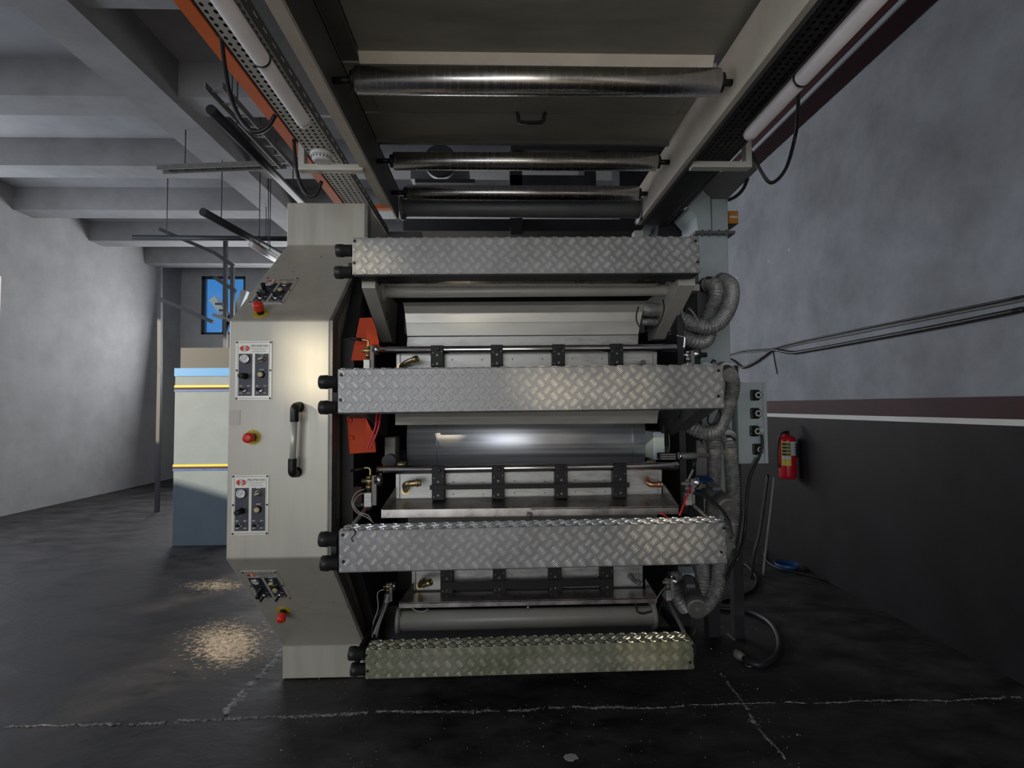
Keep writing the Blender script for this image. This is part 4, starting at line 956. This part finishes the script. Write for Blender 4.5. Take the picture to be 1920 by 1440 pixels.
hose(((1360, 527, 3.05), (1371, 536, 2.95), (1371, 562, 2.88), (1359, 592, 2.84), (1338, 611, 2.82), (1312, 611, 2.82), (1287, 603, 2.85), (1262, 592, 2.92)), .042, 'right silver hose of the upper pair, curving left behind the side bracket')
hose(((1366, 696, 2.98), (1374, 718, 2.95), (1369, 750, 2.93), (1358, 780, 2.90), (1346, 804, 2.86), (1324, 812, 2.84), (1302, 804, 2.86), (1282, 792, 2.92)), .041, 'silver hose bending left under the right end of the brightest step box')
hose(((1300, 808, 3.05), (1322, 812, 3.04), (1337, 826, 3.0), (1339, 855, 2.97), (1338, 900, 2.95), (1334, 970, 2.93), (1318, 1040, 2.90), (1316, 1085, 2.88), (1310, 1112, 2.90), (1290, 1128, 2.95)), .041, 'inner long silver hose running down behind the third step box')
hose(((1365, 820, 3.0), (1369, 835, 2.97), (1371, 870, 2.95), (1374, 930, 2.93), (1368, 1000, 2.92), (1349, 1055, 2.90), (1346, 1088, 2.88), (1338, 1114, 2.86), (1324, 1134, 2.86), (1306, 1146, 2.90)), .041, 'outer long silver hose running down to the lowest motor')
hose(((1256, 1086, 2.92), (1264, 1104, 2.88), (1272, 1124, 2.86), (1284, 1140, 2.88)), .036, 'short silver hose left of the lowest motor')
wire(((1290, 578, 2.76), (1296, 582, 2.74), (1308, 600, 2.74), (1306, 612, 2.74), (1292, 610, 2.74), (1281, 596, 2.74), (1279, 575, 2.76)), .0055, 'greycable', 'cable loop lying on the upper silver hose', 'cable')
wire(((1330, 768, 2.70), (1327, 790, 2.68), (1334, 796, 2.68), (1345, 792, 2.68), (1351, 778, 2.68), (1349, 768, 2.70)), .005, 'cable', 'black cable ring round the middle silver hose', 'cable')

def motor(c, tail, r, label, gear=None, terminal=True):
    c, tail = Vector(c), Vector(tail); ax = (tail - c).normalized(); L = (tail - c).length
    o = thing('electric_motor', c - ZA * r, label, 'motor', 'fan-cooled motors')
    u = ax.cross(ZA).normalized(); v = u.cross(ax).normalized()
    MB().rev(c, tail, [(.004, r * .9), (.002, r * .97), (.008, r * 1.0), (L * .34, r * 1.0), (L * .34, r * .7)], 32, False).build('fan_cowl', 'motor', o)
    MB().cyl(c + ax * .006, c + ax * .008, r * .93, 24).build('fan_recess', 'black', o)
    mb = MB(); k0 = r * .9; n = 5; w_ = r * .07
    for i in range(-n, n + 1):
        a_ = i * r * .165; h_ = math.sqrt(max(0, k0 * k0 - a_ * a_))
        mb.bar(c + u * a_ - v * h_ + ax * .003, c + u * a_ + v * h_ + ax * .003, w_, .002, ax); mb.bar(c + v * a_ - u * h_ + ax * .003, c + v * a_ + u * h_ + ax * .003, w_, .002, ax)
    mb.cyl(c + ax * .001, c + ax * .005, r * .22, 14)
    mb.rev(c, c + ax, [(.001, r * .86), (.001, r * .97), (.005, r * .97), (.005, r * .86), (.001, r * .86)], 32, False)
    mb.build('fan_grille', 'motor', o)
    MB().cyl(c + ax * L * .34, tail, r * .80, 24).build('stator', 'motor', o)
    mb = MB()
    for k in range(22):
        q = 2 * math.pi * k / 22; d_ = u * math.cos(q) + v * math.sin(q); m_ = d_ * r * .87
        mb.bar(c + ax * L * .36 + m_, tail - ax * L * .05 + m_, .003, r * .22, d_)
    mb.build('cooling_fins', 'darkpaint', o)
    sx = XI1 + .03; MB().bar(tail - ax * L * .08, (sx, tail.y + .12, tail.z), .03, .012).build('mounting_foot', 'clamp', o)
    if terminal:
        t_ = c + ax * L * .6 + v * r * .9 - u * r * .2; MB(F(t_, u, ax, v)).box((-r * .45, -L * .16, 0), (r * .45, L * .16, r * .4)).build('terminal_box', 'darkpaint', o, bevel=.003)
    if gear:
        g = tail + ax * .03; MB(F(g, u, v, ax)).box((-r * .8, -r * .9, -.03), (r * .8, r * .9, .05)).build('gearbox', gear, o, bevel=.006)
        mb = MB(F(g, u, v, ax))
        for k in range(-3, 4): mb.box((k * r * .22 - .002, -r * .98, -.032), (k * r * .22 + .002, r * .98, .052))
        mb.build('gearbox_ribs', gear, o)
    return o
motor(P(1370, 704, 2.40), P(1362, 695, 2.62), .034, 'small fan-cooled motor beside the right end of the brightest step box', None, False)
motor(P(1366, 953, 2.34), P(1326, 916, 2.60), .043, 'fan-cooled motor with blue gearbox above the third step box', 'bluegear')
motor(P(1308, 1143, 2.58), P(1289, 1090, 2.84), .048, 'lowest fan-cooled motor hanging above the floor', 'pale')
# shafts and couplings between pumps and frames
def coupling(x0, y0, x1, y1, d, r, label):
    a, b = P(x0, y0, d), P(x1, y1, d); o = thing('coupling', (a + b) / 2, label, 'coupling'); L = (b - a).length
    MB().rev(a, b, [(0, r * .7), (.005, r), (L * .6, r), (L * .62, r * .6), (L, r * .6)], 20).build('sleeve', 'motor', o); MB().cyl(a - XA * .01, a + XA * .004, r * 1.15, 16).build('collar', 'chrome', o)
coupling(1302, 911, 1322, 911, 2.45, .017, 'grey steel coupling beside the blue gearbox')
coupling(1258, 1081, 1278, 1081, 2.75, .026, 'dark round coupling above the lowest motor')
coupling(1276, 855, 1328, 854, 2.55, .016, 'black cylinder with chrome joint above the lower chrome rod end')
a, b = P(1237, 850, 2.5), P(1268, 862, 2.5); o = thing('pneumatic_cylinder', P(1252, 862, 2.53), 'ribbed black pneumatic cylinder above the lower chrome rod', 'cylinder')
MB().box((a.x, 2.5, b.z), (b.x, 2.55, a.z)).build('barrel', 'clamp', o, bevel=.004)
for k in range(3): z_ = b.z + (a.z - b.z) * (k + .5) / 3; MB().box((a.x + .003, 2.494, z_ - .003), (b.x - .003, 2.5, z_ + .003)).build('rib', 'flange', o)
a, b = P(1304, 661, 2.5), P(1324, 670, 2.5); o = thing('pneumatic_cylinder', P(1312, 671, 2.5), 'short black ribbed knob right of the upper chrome rod', 'cylinder')
c = (a + b) / 2; MB().rev((a.x - .02, 2.5, c.z), (b.x, 2.5, c.z), [(0, .012), (.02, .012), (.02, .017), (.045, .017), (.045, .012), (.072, .012), (.074, .009)], 18).build('barrel', 'rubber', o)
# dark upright cover plates behind the hoses
a, b = P(1283, 550, 3.15), P(1306, 605, 3.15); o = thing('cover_plate', P(1300, 605, 3.15), 'dark upright cover plate behind the upper silver hoses', 'plate')
MB().box((a.x, 3.15, b.z), (b.x, 3.18, a.z)).build('plate', 'inner', o); a2, b2 = P(1307, 548, 3.13), P(1330, 602, 3.13); MB().box((a2.x, 3.13, b2.z), (b2.x, 3.17, a2.z)).build('plate', 'darkpaint', o)
a, b = P(1293, 533, 2.9), P(1312, 545, 2.9); o = thing('spacer_tube', P(1302, 545, 2.9), 'short grey spacer between right side bracket and duct', 'tube'); MB().box((a.x, 2.9, b.z), (b.x, 2.96, a.z)).build('tube', 'paint', o)
a, b = P(1245, 815, 3.0), P(1275, 850, 3.0); o = thing('cover_plate', P(1260, 850, 3.0), 'dark grey cover plate behind the cables right of the drum', 'plate'); MB().box((a.x, 3.0, b.z), (b.x, 3.03, a.z)).build('plate', 'darkpaint', o)
q = [P(x, y, 2.9) for x, y in ((1306, 826), (1312, 826), (1325, 850), (1325, 895), (1305, 895))]; o = thing('cover_plate', P(1316, 895, 2.9), 'curved dark plate behind the inner long silver hose', 'plate'); MB().prism(q, (0, .02, 0)).build('plate', 'darkpaint', o)
for k, x in enumerate((1249, 1254)): wire(((x, 815, 2.72), (x + 1, 835, 2.72), (x - 1, 852, 2.72)), .003, 'cable' if k == 0 else 'greycable', ('black', 'grey')[k] + ' cable hanging between drum block and dark cover plate')
wire(((1302, 925, 2.42), (1322, 930, 2.33), (1346, 948, 2.24), (1364, 972, 2.17), (1371, 1000, 2.14), (1369, 1010, 2.14)), .007, 'cable', 'thick black cable arching over the blue-geared motor')
wire(((1300, 1160, 2.57), (1304, 1172, 2.57), (1303, 1184, 2.57), (1298, 1190, 2.57)), .004, 'cable', 'black cable hanging from the lowest motor')

# ================================================================== socket box
DS = 3.30
a, b = P(1382, 717, DS), P(1441, 869, DS); bx = thing('socket_box', ((a.x + b.x) / 2, DS + .08, 0), 'pale grey wall box with four black round sockets, on a dark post', 'socket box')
MB().box((a.x, DS + .015, b.z), (b.x, DS + .14, a.z)).build('case', 'pale', bx, bevel=.004)
xs = P(1432.5, 790, DS).x
MB().box((a.x, DS, b.z), (xs - .003, DS + .015, a.z)).build('lid', 'pale', bx, bevel=.002); MB().box((xs, DS, b.z), (b.x, DS + .015, a.z)).build('side_strip', 'pale', bx, bevel=.002)
MB().box((a.x + .01, DS + .14, 0), (a.x + .075, DS + .20, P(1390, 682, DS).z)).build('post', 'inner', bx)
for x, y in ((1415, 741), (1415, 775), (1414, 808), (1419, 842)):
    p = P(x, y, DS); sk = MB().box((p.x - .031, DS - .018, p.z - .034), (p.x + .025, DS, p.z + .034)).build('socket', 'black', bx, bevel=.008)
    MB().rev(p - YA * .018, p - YA, [(0, .027), (.022, .027), (.026, .024)], 20).build('socket_cap', 'black', sk)
    MB().rev(p - YA * .044 + XA * .002, p - YA, [(0, .012), (0, .019), (.002, .019), (.002, .012), (0, .012)], 20, False).build('socket_ring', 'white', sk)
p = P(1428, 806, DS - .05); MB().rev(p, p - YA, [(0, .017), (.006, .017), (.008, .014)], 20).build('hanging_cover', 'pale', bx)
wire(((1428, 815, DS - .05), (1429, 835, DS - .06), (1424, 855, DS - .06), (1412, 880, DS - .07), (1404, 905, DS - .08), (1399, 950, DS - .1), (1396, 1000, DS - .1), (1385, 1035, DS - .2), (1372, 1060, DS - .4), (1362, 1085, DS - .5)), .0085, 'cable', 'black cable hanging down from the lowest socket')
wire(((1417, 858, DS - .03), (1411, 872, DS - .02), (1403, 900, DS), (1396, 950, DS), (1388, 1010, DS), (1381, 1050, DS - .1)), .006, 'greycable', 'thin grey cable hanging down behind the black socket cable')
wire(((1440, 890, 4.6), (1433, 940, 4.6), (1424, 1000, 4.6), (1414, 1040, 4.6), (1409, 1084, 4.62)), .012, 'cable', 'black cable hanging along the dark lower wall')
wire(((1452, 895, 4.8), (1446, 950, 4.75), (1441, 990, 4.7), (1436, 1030, 4.7), (1431, 1078, 4.66)), .010, 'greycable', 'grey pipe leaning on the dark lower wall', 'pipe', 'pipe')

# ================================================================== extinguisher
c = PX(1476, 850, XR - .10); r = 15.3 * c.y / 1000; top = P(1476, 816, c.y).z; bot = P(1478, 897, c.y).z
fe = thing('fire_extinguisher', (c.x, c.y, bot), 'red fire extinguisher with yellow and white labels on the dark wall', 'extinguisher')
H = top - bot
MB().rev((c.x, c.y, bot), (c.x, c.y, bot + 1), [(0, r * .86), (.012, r * .97), (.03, r), (H - .05, r), (H - .025, r * .93), (H - .006, r * .6), (H, r * .34), (H + .012, r * .30)], 36).build('cylinder', 'ext', fe)
MB().rev((c.x, c.y, top + .01), (c.x, c.y, top + 1), [(0, r * .28), (.028, r * .28), (.03, r * .2)], 16).build('valve', 'clamp', fe)
MB().bar((c.x - .02, c.y - .01, top + .045), (c.x + .055, c.y - .045, top + .065), .022, .010).build('carry_handle', 'black', fe); MB().bar((c.x - .02, c.y - .01, top + .055), (c.x + .06, c.y - .045, top + .10), .020, .008).build('squeeze_lever', 'black', fe)
MB().tube([(c.x - .01, c.y - .02, top + .03), (c.x - .06, c.y - .03, top + .02), (c.x - .085, c.y - .01, top - .05), (c.x - .088, c.y + .01, bot + H * .4), (c.x - .08, c.y, bot + H * .25)], .010, 10, 5).build('discharge_hose', 'cable', fe)
MB().box((c.x + r, c.y - .03, bot + H * .5), (XR - .006, c.y + .03, bot + H * .8)).build('wall_bracket', 'clamp', fe)
def patch(q0, q1, z0, z1, off, m_, name, n=10):
    mb = MB(); vs = []; R_ = r + off
    for k in range(n + 1):
        q = q0 + (q1 - q0) * k / n; vs += [(c.x + math.sin(q) * R_, c.y - math.cos(q) * R_, z0), (c.x + math.sin(q) * R_, c.y - math.cos(q) * R_, z1)]
    mb.add(vs, [(2 * k, 2 * k + 2, 2 * k + 3, 2 * k + 1) for k in range(n)], True); return mb.build(name, m_, fe)
base_q = -.42                                    # turned towards the camera
zy1 = bot + H * .86; zy0 = bot + H * .31
patch(base_q - .75, base_q + .35, zy0, zy1, .001, 'label_y', 'yellow_label'); patch(base_q + .38, base_q + 1.25, bot + H * .545, zy1, .001, 'white', 'white_label')
for k in range(4):
    z1 = zy1 - .012 - k * H * .078; patch(base_q - .66, base_q + .27, z1 - H * .055, z1, .0018, 'ink', 'label_print')
patch(base_q - .66, base_q + .32, zy0 + H * .155, zy0 + H * .21, .0018, 'label_b', 'label_print'); patch(base_q + .42, base_q + .72, bot + H * .57, zy1 - .008, .0018, 'label_b', 'label_print')
for k in range(4): patch(base_q + .84, base_q + 1.15, bot + H * (.58 + .065 * k), bot + H * (.615 + .065 * k), .0018, 'lettering', 'label_print')

# amber box beside the duct
a, b = P(1366, 395, 3.5), P(1385, 419, 3.5); o = thing('amber_box', ((a.x + b.x) / 2, 3.5, b.z), 'small amber warning-light box beside the duct top', 'box')
MB().box((a.x, 3.5, b.z), (b.x, 3.6, a.z)).build('housing', 'label_o', o, bevel=.004); MB().box((a.x + .005, 3.498, (a.z + b.z) / 2 - .006), (b.x - .008, 3.5, (a.z + b.z) / 2 + .008)).build('label_strip', 'white', o)
q = [P(x, y, 3.5) for x, y in ((1366, 419), (1385, 419), (1366, 431))]; MB().prism(q, (0, .1, 0)).build('holder', 'steeldark', o)

# cables on the right wall
def wallcable(pts, r, label, m_='cable'):
    return tag(MB().tube([PX(x, y, XR - r) for x, y in pts], r, 8, 6).build('wall_cable', m_), label, 'cable')
wallcable(((1366, 666), (1395, 658), (1425, 656), (1448, 654), (1475, 647), (1500, 641), (1600, 620), (1760, 588), (1918, 556)), .008, 'upper black cable running along the right wall')
wallcable(((1362, 669), (1385, 662), (1448, 657), (1500, 645), (1600, 626), (1760, 594), (1918, 563)), .007, 'grey cable beside the upper black wall cable', 'greycable')
wallcable(((1360, 671), (1375, 677), (1388, 687), (1398, 688), (1418, 678), (1435, 666), (1450, 656), (1468, 659), (1485, 661), (1500, 660), (1600, 642), (1760, 612), (1918, 580)), .016, 'thick sagging black cable on the right wall')
wallcable(((1449, 657), (1453, 680), (1457, 701)), .005, 'short thin cable tail hanging on the right wall')

# hose, dish and cables on the floor
pts = [PZ(x, y, 0) for x, y in ((1330, 1143), (1365, 1146), (1405, 1152), (1440, 1170), (1458, 1195), (1461, 1222), (1448, 1243), (1425, 1252), (1405, 1247), (1393, 1239))]
o = thing('floor_hose', pts[-1], 'black suction hose curling over the floor at the right with metal coupling', 'hose'); o.location.z = 0; o['_o'][2] = 0
pts = [Vector((p.x, p.y, .018)) for p in pts]
MB().tube(pts, .018, 12, 6).build('hose', 'rubber', o)
e = pts[-1]; dr = (pts[-1] - pts[-2]).normalized()
MB().rev(e - dr * .01, e + dr, [(0, .020), (.02, .020), (.022, .024), (.05, .027), (.07, .025), (.07, .017), (.03, .015)], 18).build('coupling', 'motor', o)
rp = e + Vector((.006, -.055, -.014)); mb = MB(); mb.tube([rp + Vector((math.cos(q) * .016, math.sin(q) * .024, 0)) for q in [2 * math.pi * k / 10 for k in range(11)]], .0025, 6, 2); mb.build('locking_ring', 'alu', o)
q = PZ(1475, 1066, 0); o = thing('dish', q, 'shallow blue dish on the floor near the right wall', 'dish')
MB().rev(q, q + ZA, [(0, .07), (.004, .085), (.05, .105), (.052, .100), (.008, .080), (.006, .01)], 28).build('bowl', 'bluegear', o)
pts = [PZ(x, y, .012) for x, y in ((1366, 1062), (1395, 1058), (1418, 1082), (1412, 1105), (1385, 1118), (1352, 1128))]
tag(MB().tube(pts, .012, 8, 6).build('floor_cable', 'cable'), 'black cable looping on the floor behind the third step box', 'cable')
pts = [PZ(x, y, .010) for x, y in ((1430, 1030), (1438, 1052), (1462, 1066), (1500, 1075), (1560, 1090))]
tag(MB().tube(pts, .010, 8, 6).build('floor_cable', 'cable'), 'black cable lying on the floor along the right wall', 'cable')
p0, p1 = PZ(1364, 1188, .006), PZ(1377, 1200, .006); o = thing('metal_strip', (p0 + p1) / 2, 'short metal offcut strip on the floor right of the lowest step box', 'strip'); o.location.z = 0; o['_o'][2] = 0; MB().bar(p0, p1, .014, .006).build('strip', 'motor', o)

# ================================================================== things behind the press
o = thing('rear_press_frame', (.4, 4.6, 3.0), 'dark overhead frame of the next machine seen behind the rollers', 'machine frame')
def rearbox(x0, y0, x1, y1, d, m_, dep=.3, nm='member'):
    a, b = P(x0, y0, d), P(x1, y1, d); MB().box((a.x, d, b.z), (b.x, d + dep, a.z)).build(nm, m_, o)
rearbox(957, 240, 1230, 283, 4.2, 'inner'); rearbox(956, 283, 980, 440, 4.3, 'inner'); rearbox(956, 328, 1110, 358, 4.3, 'inner'); rearbox(1095, 283, 1118, 358, 4.35, 'inner')
rearbox(756, 410, 1230, 434, 4.4, 'inner'); rearbox(778, 335, 890, 343, 4.5, 'inner'); rearbox(770, 320, 880, 336, 5.6, 'darkpaint'); rearbox(1160, 240, 1260, 440, 4.6, 'inner')
rearbox(892, 434, 898, 446, 4.6, 'inner', .05); rearbox(952, 434, 960, 446, 4.6, 'inner', .05); rearbox(1022, 434, 1180, 446, 4.6, 'inner', .05)
rearbox(700, 434, 790, 447, 3.9, 'darkpaint', .05)
a = P(825, 300, 5.2); o2 = thing('hanging_pulley', a, 'black round pulley silhouette behind the middle roller', 'pulley'); MB().cyl(a, a + YA * .1, .16, 28).build('wheel', 'inner', o2)
for k, (x0, y0, x1, y1) in enumerate(((754, 262, 778, 280), (876, 262, 904, 281))):
    a, b = P(x0, y0, 7), P(x1, y1, 7); o3 = thing('ceiling_lamp', b, ('left' if k == 0 else 'right') + ' pale box lamp hanging far behind the middle roller', 'lamp', 'far box lamps'); MB().box((a.x, 7, b.z), (b.x, 7.2, a.z)).build('housing', 'white', o3, bevel=.01); hang(o3, (a + b) / 2 + YA * .1, .01); MB().box((a.x + .02, 6.99, b.z + .01), (b.x - .02, 7.0, b.z + .05)).build('diffuser', 'greycable', o3)
a, b = P(1190, 432, 3.6), P(1206, 446, 3.6); o = thing('junction_box', b, 'small grey box above the right of the topmost step box', 'box'); MB().box((a.x, 3.6, b.z), (b.x, 3.68, a.z)).build('case', 'paint', o); MB().box((a.x + .01, 3.66, ztop), (b.x - .01, 3.72, b.z)).build('stand', 'inner', o)
q = [P(x, y, 3.9) for x, y in ((1201, 432), (1215, 416), (1234, 418), (1222, 436), (1212, 446), (1204, 446))]; o = thing('gusset_plate', q[0], 'pale angled gusset plate above the right of the topmost step box', 'plate'); MB().prism(q, (0, .02, 0)).build('plate', 'pale', o)
q = [P(x, y, 3.7) for x, y in ((1232, 446), (1236, 415), (1290, 390), (1308, 410), (1309, 446))]; o = thing('dark_shroud', P(1280, 446, 3.7), 'black shroud left of the pale duct, behind the topmost step box', 'cover'); MB().prism(q, (0, .2, 0)).build('shroud', 'inner', o)

# stair and blue machine in the hall at the left
st = thing('steel_staircase', P(438, 620, 8.0), 'black steel staircase before the blue window at the far left', 'staircase'); 
def sbar(x0, y0, x1, y1, d, w_, m_='steeldark', nm='post'): MB().bar(P(x0, y0, d), P(x1, y1, d), w_, w_, (0, 1, 0.01)).build(nm, m_, st)
sbar(436, 500, 436, 700, 8.0, .05); sbar(423, 445, 423, 700, 8.0, .05); sbar(404, 475, 440, 500, 8.0, .05, nm='rail'); sbar(402, 520, 442, 546, 8.0, .05, nm='rail')
sbar(400, 590, 440, 604, 8.0, .05, 'greycable', 'rail'); sbar(400, 560, 460, 640, 8.1, .10, 'pale', 'stringer'); sbar(460, 545, 438, 600, 8.2, .09, 'pale', 'stringer')
for k in range(5): sbar(404 + 7 * k, 570 + 12 * k, 418 + 7 * k, 570 + 12 * k, 8.05, .03, 'steeldark', 'tread')
for x_ in (300, 423, 436): p = P(x_, 690, 8.0); MB().bar(p, (p.x, p.y, 0), .05, .05, (0, 1, .01)).build('post', 'steeldark', st)
sbar(300, 500, 300, 700, 8.0, .05); sbar(404, 475, 300, 430, 8.0, .05, nm='rail'); sbar(400, 604, 300, 560, 8.0, .05, nm='rail')
a, b = P(330, 600, 6.0), P(431, 900, 6.0)
bm = thing('blue_machine', ((a.x + b.x) / 2, 6.3, 0), 'blue and grey machine with colour stripes, left of the cabinet', 'machine')
MB().box((a.x, 6.0, 0), (b.x, 6.7, P(425, 690, 6).z)).build('body', 'machgrey', bm, bevel=.01)
MB().box((a.x - .002, 5.99, P(425, 705, 6).z), (b.x + .002, 6.0, P(425, 690, 6).z)).build('blue_panel', 'bluemach', bm); MB().box((a.x, 6.1, P(425, 690, 6).z), (b.x - .05, 6.6, P(425, 650, 6).z)).build('hood', 'steeldark', bm)
for k, m_ in enumerate(('yellow', 'maroon', 'bluegear', 'yellow', 'maroon', 'bluegear')):
    y_ = 722 + 4 * (k % 3) + (148 if k > 2 else 0); z_ = P(425, y_, 6).z; MB().box((a.x - .001, 5.992, z_ - .024), (b.x + .001, 6.0, z_)).build('colour_stripe', m_, bm)
a, b = P(420, 870, 6), P(431, 1040, 6)

for o in bpy.data.objects:
    if '_o' in o: del o['_o']
